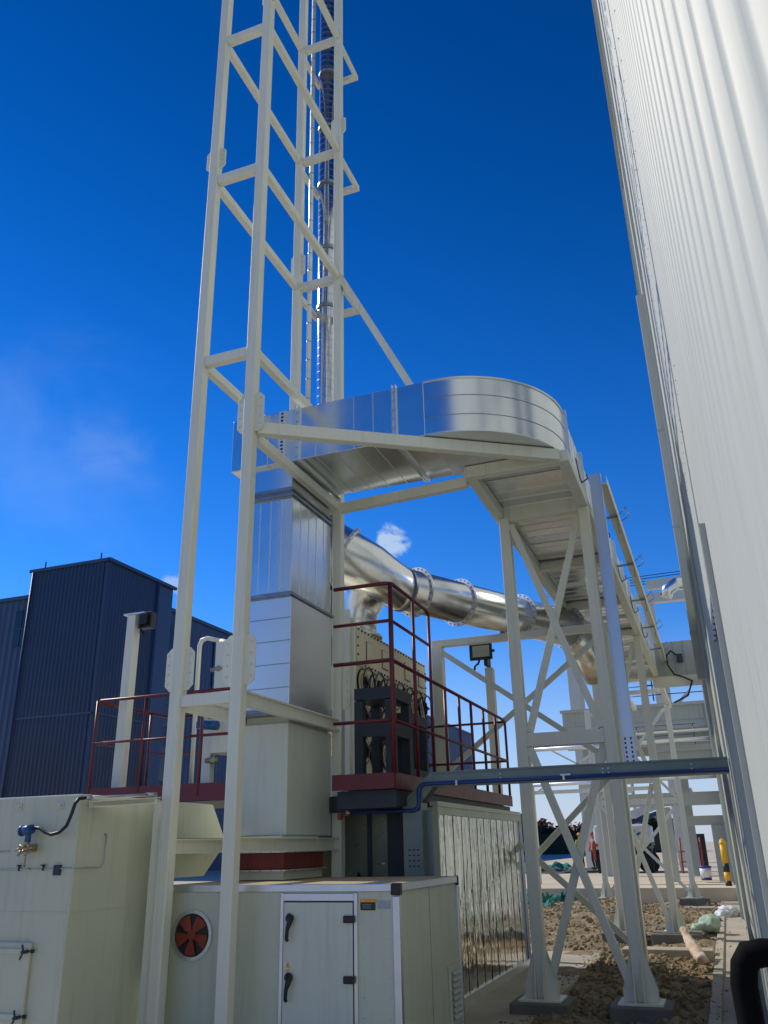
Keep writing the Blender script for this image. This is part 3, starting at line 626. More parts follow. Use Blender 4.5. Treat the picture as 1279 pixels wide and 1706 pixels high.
MB().disc(P2+d23*.05, d23, PRr-.01, PRr+.018, .03, 48).build('weld_ring', 'seam', rp_); flange(P2+d23*.32, d23, PRr-.0); flange(P2+d23*1.25, d23, PRr); flange(P2+d23*2.7, d23, PRr); flange(P4, d23, PRr)
flange(P0.lerp(P1, .42), (P1-P0), .40)
# elbow down to the oxidiser
EX, EY = -4.72, 11.3
mb = MB(); e = [Vector((EX, EY, 4.45)), Vector((EX, EY, 4.74)), Vector((EX+.03, EY, 4.95)), Vector((EX+.14, EY-.03, 5.15)), Vector((EX+.36, EY-.10, 5.34)), Vector((-4.16, EY-.2, 5.40))]
mb.tube(e, [.32, .32, .325, .335, .34, .33], 40, smooth=True); el = mb.build('segment_elbow', 'pipe', rp_)
mb = MB()
mb.disc((EX, EY, 4.74), (0, 0, 1), .31, .327, .012, 40); mb.disc((EX, EY, 4.52), (0, 0, 1), .30, .40, .03, 40); mb.build('weld_ring', 'flange', el)
mb = MB().box(-2.78, -2.70, FY-.05, FY+.05, 4.80, 4.86).box(-2.98, -2.92, FY-.05, FY+.05, 4.80, 4.90).build('pipe_saddle', 'seam', rp_)

# ------------------------------------------------------------------ oxidiser box with round covers
ox = thing('oxidiser_box', 'cream bolted plate oxidiser with rows of round black ringed covers', 'oxidiser', (-5.1, 12, 2.3))
OX, OY0, OY1, OZ0, OZ1 = -4.4, 10.5, 13.6, 2.3, 4.50
MB().box(-5.9, OX, OY0, OY1, OZ0, OZ1).build('shell', 'rto', ox, bevel=.01)
MB().box(-5.9, OX+.012, OY0-.06, OY0-.001, OZ0, OZ1+.1).box(-4.62, -4.44, OY0-.14, OY0-.062, OZ0, OZ1+.2).build('front_frame', 'cream', ox, bevel=.004)
MB().box(OX+.001, OX+.014, OY0+.02, OY1-.02, OZ1-.55, OZ1-.005).build('bolted_plate', 'rto', ox, bevel=.002)
mb = MB(); k = 0
yy = OY0+.08
while yy < OY1-.04:
    for z in (OZ1-.04, OZ1-.515): mb.cyl((OX+.014, yy, z), (OX+.032, yy, z), .014, 6)
    yy += .125
for z in [OZ1-.04-.12*i for i in range(1, 5)]:
    for yy in (OY0+.06, OY1-.06): mb.cyl((OX+.014, yy, z), (OX+.032, yy, z), .014, 6)
mb.build('bolt', 'slate', ox)
for yy in (11.0, 11.62, 12.62, 13.3):
    h = MB().box(OX+.0145, OX+.03, yy-.12, yy+.12, OZ1-.42, OZ1-.16).build('small_hatch', 'rto', ox, bevel=.002); MB().box(OX+.014, OX+.02, yy-.128, yy+.128, OZ1-.43, OZ1-.15).build('hatch_gasket', 'blkpaint', h)
for r_, zz in enumerate((OZ1-.77, OZ1-1.22, OZ1-1.67)):
    for i in range(7):
        yy = OY0+.24+i*.437
        c = MB().cyl((OX+.002, yy, zz), (OX+.03, yy, zz), .177, 32).build('round_cover', 'rto', ox, bevel=.006)
        MB().disc((OX+.012, yy, zz), (1, 0, 0), .178, .198, .028, 32).disc((OX+.032, yy, zz), (1, 0, 0), .120, .128, .006, 32).build('gasket_ring', 'black', c)
        mb = MB()
        for a in range(3):
            t = a*2.094+.4+i; mb.beam((OX+.075, yy, zz), (OX+.08, yy+.10*math.cos(t), zz+.10*math.sin(t)), .045, .035)
        mb.cyl((OX+.05, yy, zz), (OX+.11, yy, zz), .03, 10); mb.build('star_handle', 'black', c)
        MB().tube([(OX+.10, yy+.02+.205*math.cos(t), zz+.205*math.sin(t)) for t in [(-.6+i*.13)+k*.33 for k in range(14)]], .012, 8).build('hose_loop', 'black', c)

# ------------------------------------------------------------------ right platform with red railing
PX0, PX1, PY0, PY1, PDZ = -3.62, -2.95, 8.02, 13.15, 2.27
pl = thing('right_platform', 'narrow steel platform with dark red railings above the mirror clad container', 'platform', (-3.3, 10, 2.14))
MB().box(PX0, PX1-.01, PY0+.01, PY1, PDZ-.11, PDZ-.06).build('deck', 'slate', pl)
MB().box(PX0, PX1, PY0-.008, PY0+.008, PDZ-.13, PDZ+.02).box(PX1-.008, PX1+.008, PY0+.009, PY1, PDZ-.13, PDZ+.02).build('toe_board', 'red', pl)
MB().box(PX0, PX1-.03, PY0+.12, PY0+.2, PDZ-.30, PDZ-.131).box(PX1-.12, PX1-.04, PY0+.2, PY1, PDZ-.28, PDZ-.131).build('bearer', 'slate', pl)
XR = PX1-.012
tall = [(PY0+.03, 4.245, .026), (8.78, 4.24, .02), (9.36, 4.235, .02)]
for y, zt, r in tall: MB().cyl((XR, y, PDZ), (XR, y, zt), r, 12).build('rail_post', 'red', pl)
for y in (9.9, 10.52, 11.1, 11.75, 12.45, 13.1): MB().cyl((XR, y, PDZ), (XR, y, 3.41), .019, 10).build('rail_post', 'red', pl)
yc = PY0+.03
MB().tube([(PX0, yc, 4.245), (XR-.06, yc, 4.245), (XR, yc+.05, 4.245), (XR, 9.30, 4.245), (XR, 9.36, 4.20)], .021, 10).build('top_rail', 'red', pl)
MB().tube([(PX0, yc, 3.83), (XR, yc, 3.83), (XR, 9.36, 3.83)], .018, 10).build('middle_rail', 'red', pl)
MB().tube([(PX0, yc, 3.41), (XR, yc, 3.41), (XR, 13.0, 3.41), (XR, 13.1, 3.36)], .021, 10).build('top_rail', 'red', pl)
MB().tube([(PX0, yc, 2.80), (XR, yc, 2.80), (XR, 13.1, 2.80)], .018, 10).build('middle_rail', 'red', pl)
for z in (3.39, 2.80): MB().tube([(XR-.02, 13.1, z), (-4.3, 13.1, z)], .018, 10).build('end_rail', 'red', pl)
for (y0, y1) in ((9.45, 9.75),): MB().tube([(-3.3, y0, PDZ), (-3.3, y0, 2.95), (-3.3, y0+.06, 3.02), (-3.3, y1-.06, 3.02), (-3.3, y1, 2.95), (-3.3, y1, PDZ)], .018, 8).build('ladder_hoop', 'red', pl)
# dark slate burner rack on the platform
bk = thing('burner_rack', 'dark slate open steel rack standing on the right platform behind the railing', 'rack', (-3.4, 8.9, PDZ))
x0, x1, y0, y1, zt = -3.60, -3.14, 8.55, 9.15, 3.24; z0 = PDZ-.055
for x in (x0, x1-.10):
    for y in (y0, y1-.10): MB().box(x, x+.10, y, y+.10, z0, zt-.14).build('upright', 'slate', bk, bevel=.004)
MB().box(x0, x1, y0, y1, zt-.13, zt).build('top_frame', 'slate', bk, bevel=.004)
MB().box(x0+.10, x1-.10, y0, y0+.1, 2.72, 2.86).box(x1-.10, x1, y0+.10, y1-.1, 2.72, 2.86).box(x0+.1, x1-.1, y1-.1, y1, 2.72, 2.86).build('middle_frame', 'slate', bk)
MB().box(x0+.30, x0+.34, y0+.2, y0+.24, z0, 2.72).build('inner_upright', 'slate', bk)
MB().box(-3.42, -3.16, 9.17, 9.23, z0, 3.04).box(-3.42, -3.16, 9.72, 9.78, z0, 3.04).box(-3.24, -3.16, 9.23, 9.72, 2.92, 3.04).box(-3.24, -3.16, 9.23, 9.72, 2.3, 2.42).build('side_frame', 'slate', bk, bevel=.003)
# cabinet below the platform
uc = thing('under_platform_cabinet', 'dull grey green metal cabinet with dark frame below the right platform', 'cabinet', (-3.5, 9, 0))
MB().box(-4.2, -3.22, 8.95, 9.06, .0, 1.95).build('panel', 'green_panel', uc, bevel=.004)
MB().box(-4.2, -3.0, 8.55, 9.06, 1.955, 2.12).box(-3.36, -3.2, 8.86, 8.945, 0, 1.95).box(-4.25, -4.2, 8.9, 8.99, 0, 1.95).box(-3.62, -3.57, 8.93, 8.948, 0, 1.95).build('dark_frame', 'slate', uc, bevel=.004)
MB().box(-3.46, -3.42, 8.938, 8.9485, 1.44, 1.455).build('label_plate', 'bucketw', uc)
MB().tube([(-3.9, 8.93, .9), (-3.72, 8.93, 1.35), (-3.62, 8.93, 1.15)], .012, 6).build('hose', 'black', uc)
MB().box(-2.78, -2.74, 8.4, 8.5, 1.35, 1.5)
# mirror clad container
mc = thing('mirror_clad_container', 'container clad in wavy mirror polished vertical sheets below the right platform', 'container', (-3.7, 11, 0))
KX, KY0, KY1, KZ = -2.91, 9.12, 13.30, 2.0
MB().box(-4.35, KX-.02, KY0+.02, KY1-.02, .02, KZ-.02).build('body', 'slate', mc)
n = 12; pw = (KY1-KY0)/n
for i in range(n):
    ya = KY0+i*pw; mb = MB(); nx, nz = 9, 30; vs = []
    ph1, ph2 = random.uniform(0, 6), random.uniform(0, 6); am = random.uniform(.003, .008)
    for j in range(nz+1):
        for q in range(nx+1):
            t = q/nx; z = .09+(KZ-.16)*j/nz; w = math.sin(math.pi*t)
            off = w*(.0004+am*.22*math.sin(z*3.0+ph1)+.0006*math.sin(z*6.5+ph2+t*3))
            vs.append((KX+off, ya+pw*t*.985, z))
    mb.add(vs, [(j*(nx+1)+q, j*(nx+1)+q+1, (j+1)*(nx+1)+q+1, (j+1)*(nx+1)+q) for j in range(nz) for q in range(nx)], True)
    mb.build('mirror_sheet', 'mirror', mc)
mb = MB()
for i in range(n+1): mb.box(KX-.01, KX+.004, KY0+i*pw-.004, KY0+i*pw+.001, .08, KZ-.07)
mb.build('sheet_joint', 'slate', mc)
MB().box(KX-.02, KX+.03, KY0, KY1, KZ-.07, KZ+.01).box(KX-.05, KX+.045, KY0, KY1, KZ+.011, KZ+.06).build('top_trim', 'cream_lo', mc)
MB().box(KX-.02, KX+.03, KY0, KY1, .0, .09).build('base_trim', 'galv2', mc)
MB().box(KX-.30, KX+.05, KY0-.02, KY0+.0, .0, KZ).build('corner_post', 'cream_lo', mc)
MB().box(-4.35, KX+.04, KY1, KY1+.02, 0, KZ+.05).build('end_panel', 'galv2', mc)
MB().box(-4.1, KX-.1, KY0+.05, KY1-.05, KZ+.062, KZ+.12).build('roof_sheet', 'dusttop', mc)
# cable tray crossing from the platform to the warehouse wall, blue pipe
tr = thing('cross_cable_tray', 'grey green cable tray spanning from the platform to the white wall', 'cable tray', (-1.3, 8.5, 2.2))
TYy = 8.48
MB().box(-2.70, .12, TYy, TYy+.012, 2.17, 2.305).box(-2.70, .12, TYy+.012, TYy+.18, 2.17, 2.178).box(-2.7, .12, TYy-.022, TYy, 2.295, 2.305).box(-2.7, .12, TYy-.022, TYy, 2.17, 2.178).box(-2.70, .12, TYy+.012, TYy+.18, 2.307, 2.312).build('span', 'tray', tr)
MB().poly([(-2.702, TYy+.004, 2.17), (-2.702, TYy+.004, 2.305), (-2.73, TYy+.004, 2.305), (-3.04, TYy+.004, 2.03), (-3.04, TYy+.004, 1.9), (-2.84, TYy+.004, 2.02)], (0, 1, 0), .012).poly([(-2.702, TYy+.17, 2.17), (-2.702, TYy+.17, 2.3), (-3.04, TYy+.17, 2.03), (-3.04, TYy+.17, 1.9), (-2.84, TYy+.17, 2.02)], (0, 1, 0), .01).build('slant_piece', 'tray', tr)
MB().box(-3.04, -2.84, TYy, TYy+.01, .0, 2.0).box(-2.842, -2.832, TYy-.02, TYy+.18, 0, 2.02).box(-2.83, -2.76, TYy+.10, TYy+.11, 0, 1.95).build('drop', 'tray', tr)
mb = MB()
for r_ in range(4):
    for c_ in range(3): mb.box(-2.99+c_*.045, -2.965+c_*.045, TYy-.004, TYy-.001, 1.42+r_*.05, 1.432+r_*.05)
mb.build('slots', 'blkpaint', tr)
mb = MB()
for x in (-2.0, -1.0, -.95, -.2): mb.cyl((x, TYy-.004, 2.26), (x, TYy-.012, 2.26), .008, 8); mb.cyl((x, TYy-.004, 2.22), (x, TYy-.012, 2.22), .008, 8)
mb.build('bolt', 'steel', tr)
bpi = thing('blue_water_pipe', 'thin blue pipe fixed under the cross cable tray to the valve by the tower', 'pipe', (-1.4, 8.44, 2.2))
MB().tube([(.12, TYy-.04, 2.195), (-2.78, TYy-.04, 2.195), (-2.83, TYy-.04, 2.18), (-2.85, TYy-.04, 2.13), (-2.85, TYy-.04, 2.01), (-2.87, TYy-.04, 1.96), (-2.92, TYy-.04, 1.945), (-3.58, TYy-.04, 1.945)], .019, 12).build('pipe_run', 'bluepipe', bpi)
MB().box(-1.40, -1.30, TYy-.07, TYy-.01, 2.21, 2.225).box(-1.38, -1.36, TYy-.065, TYy-.055, 2.17, 2.21).box(-2.45, -2.43, TYy-.065, TYy-.012, 2.165, 2.215).build('pipe_clip', 'steel', bpi)
va = MB().cyl((-3.60, TYy-.04, 1.945), (-3.66, TYy-.04, 1.945), .025, 10).build('valve', 'steel', bpi); MB().box(-3.74, -3.70, TYy-.06, TYy-.02, 1.88, 1.94).cyl((-3.72, TYy-.04, 1.92), (-3.62, TYy-.04, 1.92), .01, 8).build('valve_handle', 'rust', va)

# ------------------------------------------------------------------ plenum box and flexible joint on the cabinet
pn = thing('stack_plenum', 'smooth pale grey green plenum box standing inside the tower below the riser', 'plenum box', (-4.2, 8.0, 1.7))
MB().box(-4.45, -3.895, 7.56, 8.60, 1.73, 2.78).build('box_shell', 'plenum', pn, bevel=.012)
MB().box(-4.40, -3.9, 7.5, 8.3, 1.594, 1.728).build('neck', 'plenum', pn)
MB().box(-4.40, -3.92, 7.62, 8.54, 2.782, 2.868).build('collar', 'cream_lo', pn, bevel=.004)
fj = thing('flexible_joint', 'dark red flexible joint with bolted rims between plenum and fan cabinet', 'flexible joint', (-4.2, 7.9, 1.36))
MB().box(-4.42, -3.86, 7.45, 8.33, 1.435, 1.58).build('red_sleeve', 'redsheet', fj, bevel=.01)
MB().box(-4.45, -3.82, 7.42, 8.34, 1.58, 1.592).box(-4.45, -3.82, 7.42, 8.34, 1.42, 1.433).build('rim', 'galv2', fj)
mb = MB()
for k in range(6):
    for z in (1.586, 1.427): mb.cyl((-4.40+k*.108, 7.412, z), (-4.40+k*.108, 7.424, z), .008, 6)
for k in range(7):
    for z in (1.586, 1.427): mb.cyl((-3.824, 7.48+k*.13, z), (-3.81, 7.48+k*.13, z), .008, 6)
mb.build('bolt', 'steel', fj)
MB().box(-4.40, -3.86, 7.46, 8.31, 1.345, 1.419).build('base_collar', 'cream_lo', fj, bevel=.004)

# ------------------------------------------------------------------ fan cabinet
fc = thing('fan_cabinet', 'cream fan cabinet with aluminium edges, door and round fan window, tower posts in front', 'cabinet', (-3.5, 7.5, 0))
CX0, CX1, CY0, CY1, CZ = -4.62, -2.45, 6.70, 8.36, 1.34
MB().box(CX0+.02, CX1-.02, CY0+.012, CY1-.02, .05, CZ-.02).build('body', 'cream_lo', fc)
MB().box(CX0+.01, CX1-.01, CY0+.02, CY1-.01, CZ-.02, CZ-.002).build('top_sheet', 'dusttop', fc, bevel=.003)
E_ = .06
mb = MB().box(CX0+.055, CX1-.055, CY0, CY0+.03, CZ-E_, CZ).box(CX1-.03, CX1, CY0+.055, CY1-.05, CZ-E_, CZ).box(CX1-E_, CX1, CY0, CY0+.055, .06, CZ-E_-.03).box(CX0, CX0+E_, CY0, CY0+.05, .06, CZ-E_-.03)
mb.box(CX1-.03, CX1, CY1-.05, CY1, .06, CZ-E_-.03).box(CX0+.05, CX1-.05, CY0, CY0+.03, .0, .06).box(CX1-.03, CX1, CY0+.05, CY1-.05, .0, .06).build('edge_profile', 'alu', fc, bevel=.006)
for x0_, x1_, y0_, y1_, z0_, z1_ in ((CX1-.075, CX1+.003, CY0-.003, CY0+.075, CZ-.085, CZ+.003), (CX1-.04, CX1+.003, CY1-.05, CY1+.003, CZ-.085, CZ+.003), (CX0-.003, CX0+.07, CY0-.003, CY0+.07, CZ-.085, CZ+.003)):
    MB().box(x0_, x1_, y0_, y1_, z0_, z1_).build('corner_cap', 'black', fc, bevel=.012)
MB().box(-3.485, -3.455, CY0-.004, CY0+.01, .08, CZ-E_-.005).box(-2.835, -2.805, CY0-.004, CY0+.01, .08, CZ-E_-.005).box(-3.455, -2.835, CY0-.004, CY0+.01, 1.215, 1.27).build('door_frame', 'alu', fc, bevel=.003)
dr = MB().box(-3.448, -2.842, CY0-.012, CY0+.006, .10, 1.205).build('door', 'plenum', fc, bevel=.005)
MB().box(-3.448, -2.842, CY0-.006, CY0+.004, 1.205, 1.213).box(-2.842, -2.836, CY0-.006, CY0+.004, .1, 1.21).build('door_gasket', 'blkpaint', dr)
for z in (1.085, .665):
    MB().box(-2.915, -2.825, CY0-.035, CY0-.0125, z-.026, z+.026).build('hinge', 'black', dr, bevel=.006)
for z in (1.06, .64):
    x = -3.385
    MB().tube([(x-.012, CY0-.03, z+.055), (x+.012, CY0-.04, z+.03), (x+.012, CY0-.055, z-.0), (x-.004, CY0-.06, z-.05), (x-.012, CY0-.055, z-.115), (x-.004, CY0-.05, z-.135)], [.018, .026, .022, .015, .014, .012], 10).cyl((x, CY0-.012, z+.03), (x, CY0-.045, z+.03), .03, 14).build('door_handle', 'black', dr)
MB().poly([(-3.425, CY0-.0135, .735), (-3.375, CY0-.0135, .735), (-3.40, CY0-.0135, .78)], (0, 1, 0), .002).build('warning_triangle', 'yellow', dr)
MB().box(-3.402, -3.398, CY0-.0162, CY0-.0147, .748, .765).box(-3.402, -3.398, CY0-.0162, CY0-.0147, .741, .745).build('warning_mark', 'blkpaint', dr)
MB().box(-3.42, -3.38, CY0-.0145, CY0-.0125, .713, .722).build('warning_strip', 'yellow', dr)
MB().box(-2.782, -2.655, CY0+.0085, CY0+.0105, 1.148, 1.205).build('warning_sign', 'blkpaint', fc); MB().box(-2.782, -2.645, CY0+.0065, CY0+.008, 1.206, 1.228).build('warning_band', 'signorange', fc)
mb = MB()
for k in range(3): mb.box(-2.765, -2.69, CY0+.0065, CY0+.008, 1.163+k*.013, 1.166+k*.013)
mb.build('sign_text_line', 'siggrey', fc)
MB().box(-2.635, -2.53, CY0+.0065, CY0+.0085, 1.16, 1.215).build('rating_plate', 'siggrey', fc)
px, pz, prr = -4.31, .955, .165
ri = MB().disc((px, CY0+.003, pz), (0, 1, 0), prr, prr+.028, .02, 48).build('port_ring', 'alu', fc)
mb = MB()
for k in range(8): a = k*math.pi/4; mb.cyl((px+(prr+.014)*math.cos(a), CY0-.01, pz+(prr+.014)*math.sin(a)), (px+(prr+.014)*math.cos(a), CY0-.006, pz+(prr+.014)*math.sin(a)), .005, 6)
mb.build('port_screw', 'steel', ri)
MB().cyl((px, CY0+.004, pz), (px, CY0+.011, pz), prr, 48).build('port_dark_disc', 'blkpaint', fc)  # flat black disc, the shade inside the fan port put into its colour
mb = MB()
for k in range(5):
    a0 = k*2*math.pi/5+.5; pts = [(px+.02*math.cos(a0), CY0-.001, pz+.02*math.sin(a0))]
    for t in range(7): a = a0+.15*t; r = prr*(.93 if t < 6 else .4); pts.append((px+r*math.cos(a), CY0-.001-.002*t, pz+r*math.sin(a)))
    mb.poly(pts, (0, 1, 0), .004)
mb.cyl((px, CY0+.003, pz), (px, CY0-.008, pz), .04, 16); mb.build('impeller', 'redfan', fc)
lv = MB().box(CX1-.018, CX1+.006, 7.95, 8.27, .16, .62).build('louvre', 'cream_lo', fc, bevel=.003)
mb = MB()
for k in range(8):
    z = .21+k*.048; mb.add([(CX1+.008, 7.98, z+.03), (CX1+.008, 8.24, z+.03), (CX1+.028, 8.24, z), (CX1+.028, 7.98, z)], [(0, 1, 2, 3)]); mb.box(CX1+.0065, CX1+.0075, 7.98, 8.24, z-.012, z+.006)
mb.build('louvre_blade', 'trimgrey', lv)
MB().box(CX0, CX1, CY0, CY1, .0, .05).build('base_frame', 'slate', fc)
mb = MB()
for k in range(9):
    z = .14+k*.135
    for x in (-4.53, -3.52, -2.76, -2.54): mb.cyl((x, CY0+.012, z), (x, CY0+.006, z), .006, 8)
    for y in (6.80, 8.28): mb.cyl((CX1-.02, y, z), (CX1-.014, y, z), .006, 8)
mb.build('panel_screw', 'steel', fc)
MB().box(CX1-.0195, CX1-.0175, 7.50, 7.506, .06, CZ-E_).box(-3.99, -3.984, CY0+.0095, CY0+.0115, .06, CZ-E_).build('panel_joint', 'seam', fc)

# ------------------------------------------------------------------ left tank
tk = thing('scrubber_tank', 'big cream painted steel tank with a clamped hatch at the left edge', 'tank', (-5.3, 6.4, 0))
KX0, KX1, KY0_, KY1_, KTZ = -6.2, -4.75, 5.67, 6.75, 2.05
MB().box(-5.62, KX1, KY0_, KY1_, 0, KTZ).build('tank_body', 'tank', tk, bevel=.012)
# upper rear hood with slanted side
mb = MB(); A = [(-5.62, 6.752, 1.72), (KX1, 6.752, 1.72), (KX1, 7.88, 1.72), (-5.62, 7.88, 1.72), (-5.62, 6.752, KTZ-.01), (KX1-.0, 6.752, KTZ-.01), (KX1-.02, 7.66, KTZ-.01), (-5.62, 7.66, KTZ-.01)]
mb.add(A, [(0, 3, 2, 1), (4, 5, 6, 7), (0, 1, 5, 4), (1, 2, 6, 5), (2, 3, 7, 6), (3, 0, 4, 7)]); mb.build('outlet_hood', 'tank', tk, bevel=.006)
MB().box(-5.65, KX1+.04, 6.80, 7.92, 1.685, 1.715).build('hood_flange', 'cream_lo', tk, bevel=.003)
mb = MB(); A = [(-5.5, 6.9, 1.38), (KX1-.14, 6.9, 1.38), (KX1-.14, 7.75, 1.38), (-5.5, 7.75, 1.38), (-5.5, 6.82, 1.68), (KX1+.0, 6.82, 1.68), (KX1+.0, 7.9, 1.68), (-5.5, 7.9, 1.68)]
mb.add(A, [(0, 3, 2, 1), (4, 5, 6, 7), (0, 1, 5, 4), (1, 2, 6, 5), (2, 3, 7, 6), (3, 0, 4, 7)]); mb.build('outlet_reducer', 'tank', tk, bevel=.006)
MB().box(KX1-.002, KX1+.004, KY0_+.02, KY1_, 1.19, 1.198).box(-5.6, KX1-.02, KY0_-.004, KY0_+.002, 1.19, 1.198).build('weld_seam', 'cream_lo', tk)
for x in (-5.37, -4.95):
    MB().box(x-.04, x+.04, KY0_-.008, KY0_-.001, 1.94, 2.0).cyl((x+.015, KY0_-.008, 1.97), (x+.015, KY0_-.02, 1.97), .009, 8).build('lifting_pad', 'tank', tk, bevel=.003)
ht = MB().box(-5.62, -5.045, KY0_-.035, KY0_-.001, .30, .99).build('clamped_hatch', 'tank', tk, bevel=.01)
for z in (.93, .50):
    MB().box(-5.62, -5.07, KY0_-.055, KY0_-.036, z-.018, z+.018).build('hatch_bar', 'cream_lo', ht, bevel=.004)
    MB().cyl((-5.06, KY0_-.10, z), (-5.06, KY0_-.01, z), .012, 10).box(-5.075, -5.02, KY0_-.03, KY0_-.012, z-.012, z+.012).cyl((-5.085, KY0_-.085, z-.05), (-5.06, KY0_-.085, z+.0), .007, 8).cyl((-5.06, KY0_-.085, z), (-5.075, KY0_-.085, z+.05), .007, 8).build('wing_clamp', 'slate', ht)
MB().box(-4.925, -4.865, KY0_-.022, KY0_-.001, 1.455, 1.53).build('name_plate', 'slate', tk)
tt = thing('pressure_transmitter', 'blue capped pressure transmitter with thin impulse tubes on the cream tank', 'transmitter', (-5.16, 5.6, 1.6))
MB().tube([(-5.21, 5.58, 1.785), (-5.11, 5.57, 1.795)], .036, 20).cyl((-5.228, 5.58, 1.785), (-5.21, 5.58, 1.785), .041, 20).cyl((-5.16, 5.59, 1.80), (-5.16, 5.59, 1.70), .024, 12).build('housing', 'blue', tt)
mb = MB().cyl((-5.16, 5.59, 1.745), (-5.16, 5.59, 1.67), .018, 12).cyl((-5.225, 5.59, 1.655), (-5.095, 5.59, 1.655), .016, 10).cyl((-5.20, 5.55, 1.675), (-5.12, 5.59, 1.63), .013, 8).box(-5.195, -5.125, 5.575, 5.665, 1.63, 1.685).cyl((-5.16, 5.59, 1.67), (-5.16, 5.59, 1.52), .006, 8).cyl((-5.26, 5.575, 1.64), (-5.21, 5.58, 1.66), .007, 8)
for k in range(4): mb.cyl((-5.21+k*.034, 5.56, 1.60+.02*(k % 2)), (-5.205+k*.034, 5.58, 1.645), .010, 8)
mb.build('manifold', 'brass', tt)
MB().tube([(-5.62, 5.655, 1.50), (-5.155, 5.655, 1.502), (-4.78, 5.655, 1.505), (-4.738, 5.68, 1.505), (-4.735, 5.97, 1.505), (-4.735, 6.0, 1.52), (-4.735, 6.01, 1.54), (-4.735, 6.01, 1.745)], .0045, 8).cyl((-4.75, 6.01, 1.75), (-4.73, 6.01, 1.75), .01, 8).tube([(-5.155, 5.6, 1.53), (-5.155, 5.65, 1.502)], .004, 6).cyl((-5.62, 5.655, 1.63), (-5.40, 5.655, 1.635), .005, 8).build('impulse_tube', 'steel', tt)
for x in (-5.27, -5.03): MB().cyl((x, 5.655, 1.49), (x, 5.655, 1.53), .008, 8).cyl((x-.02, 5.65, 1.53), (x+.02, 5.65, 1.53), .005, 8).build('needle_valve', 'black', tt)

# ------------------------------------------------------------------ left platform and equipment
lp = thing('left_platform', 'steel platform with dark red railings behind the cream tank', 'platform', (-6, 9.3, 0))
LPX0, LPX1, LPY0, LPY1, LZ = -7.17, -4.62, 8.68, 10.3, 2.3
MB().box(LPX0, LPX1, LPY0, LPY1, LZ-.16, LZ-.1).build('deck', 'slate', lp)
MB().box(LPX0-.008, LPX1, LPY0-.008, LPY0+.008, LZ-.15, LZ+.04).box(LPX0-.008, LPX0+.008, LPY0+.009, LPY1, LZ-.15, LZ+.04).build('toe_board', 'red', lp)
for x in (LPX0, -6.45, -5.62, -4.95): MB().cyl((x, LPY0, LZ-.1), (x, LPY0, 3.4), .019, 10).build('rail_post', 'red', lp)
for y in (9.25, 9.8, 10.3): MB().cyl((LPX0, y, LZ-.1), (LPX0, y, 3.4), .019, 10).build('rail_post', 'red', lp)
for x in (-6.5, -5.9, -5.4): MB().cyl((x, LPY1, LZ-.1), (x, LPY1, 3.4), .019, 10).build('rail_post', 'red', lp)
MB().tube([(LPX1, LPY0, 3.4), (LPX0+.05, LPY0, 3.4), (LPX0, LPY0+.0, 3.36)], .02, 10).tube([(LPX0, LPY0, 3.38), (LPX0, LPY1, 3.4), (-5.3, LPY1, 3.4)], .02, 10).build('top_rail', 'red', lp)
MB().tube([(LPX1, LPY0, 2.88), (LPX0, LPY0, 2.88), (LPX0, LPY1, 2.88), (-5.3, LPY1, 2.88)], .017, 10).build('middle_rail', 'red', lp)
for x, y in ((LPX0+.1, LPY0+.1), (LPX0+.1, LPY1-.1), (-5.0, LPY1-.1)): MB().box(x-.05, x+.05, y-.05, y+.05, 0, LZ-.161).build('support_leg', 'slate', lp)
def floodlight(x, y, zt, w, label, face, head_off, plate=True, tilt=0):
    t = thing('floodlight_pole', label, 'floodlight', (x, y, 0), 'floodlights on cream poles')
    MB().box(x-w/2, x+w/2, y-w/2, y+w/2, 0, zt).build('pole', 'cream', t, bevel=.006)
    if plate: MB().box(x-w/2-.05, x+w/2+.14, y-w/2-.02, y+w/2+.02, zt, zt+.02).build('top_plate', 'flange', t)
    return t
fl = floodlight(-7.0, 9.02, 4.57, .13, 'cream pole on the left platform with a black floodlight seen from its side', 0, 0)
hb = MB().box(-6.90, -6.70, 8.98, 9.10, 4.38, 4.60).box(-6.86, -6.74, 8.93, 8.98, 4.42, 4.56).build('lamp_head', 'black', fl, bevel=.01); MB().cyl((-6.84, 8.96, 4.30), (-6.84, 8.96, 4.42), .01, 8).tube([(-6.84, 8.96, 4.36), (-6.76, 8.96, 4.26), (-6.77, 8.96, 4.24)], .012, 8).build('lamp_bracket', 'black', fl)
fl2 = thing('floodlight_pole', 'cream pole behind the right railing topped by a square black floodlight', 'floodlight', (-3.33, 13.86, 0), 'floodlights on cream poles')
FX, FYy = -3.33, 13.86
MB().box(FX-.07, FX+.07, FYy-.07, FYy+.07, 0, 4.40).build('pole', 'cream', fl2, bevel=.006)
hd = MB().box(FX-.26, FX+.13, FYy-.30, FYy-.24, 4.50, 4.78)
hd = hd.build('lamp_head', 'black', fl2, bevel=.015); MB().box(FX-.20, FX+.09, FYy-.308, FYy-.301, 4.545, 4.735).build('lamp_glass', 'lens', hd)
MB().box(FX+.13, FX+.17, FYy-.28, FYy-.24, 4.62, 4.66).tube([(FX-.10, FYy-.27, 4.50), (FX-.12, FYy-.27, 4.44), (FX-.18, FYy-.27, 4.41), (FX-.19, FYy-.27, 4.34)], .018, 8).box(FX-.03, FX+.03, FYy-.24, FYy-.0, 4.41, 4.58).build('lamp_bracket', 'black', hd)
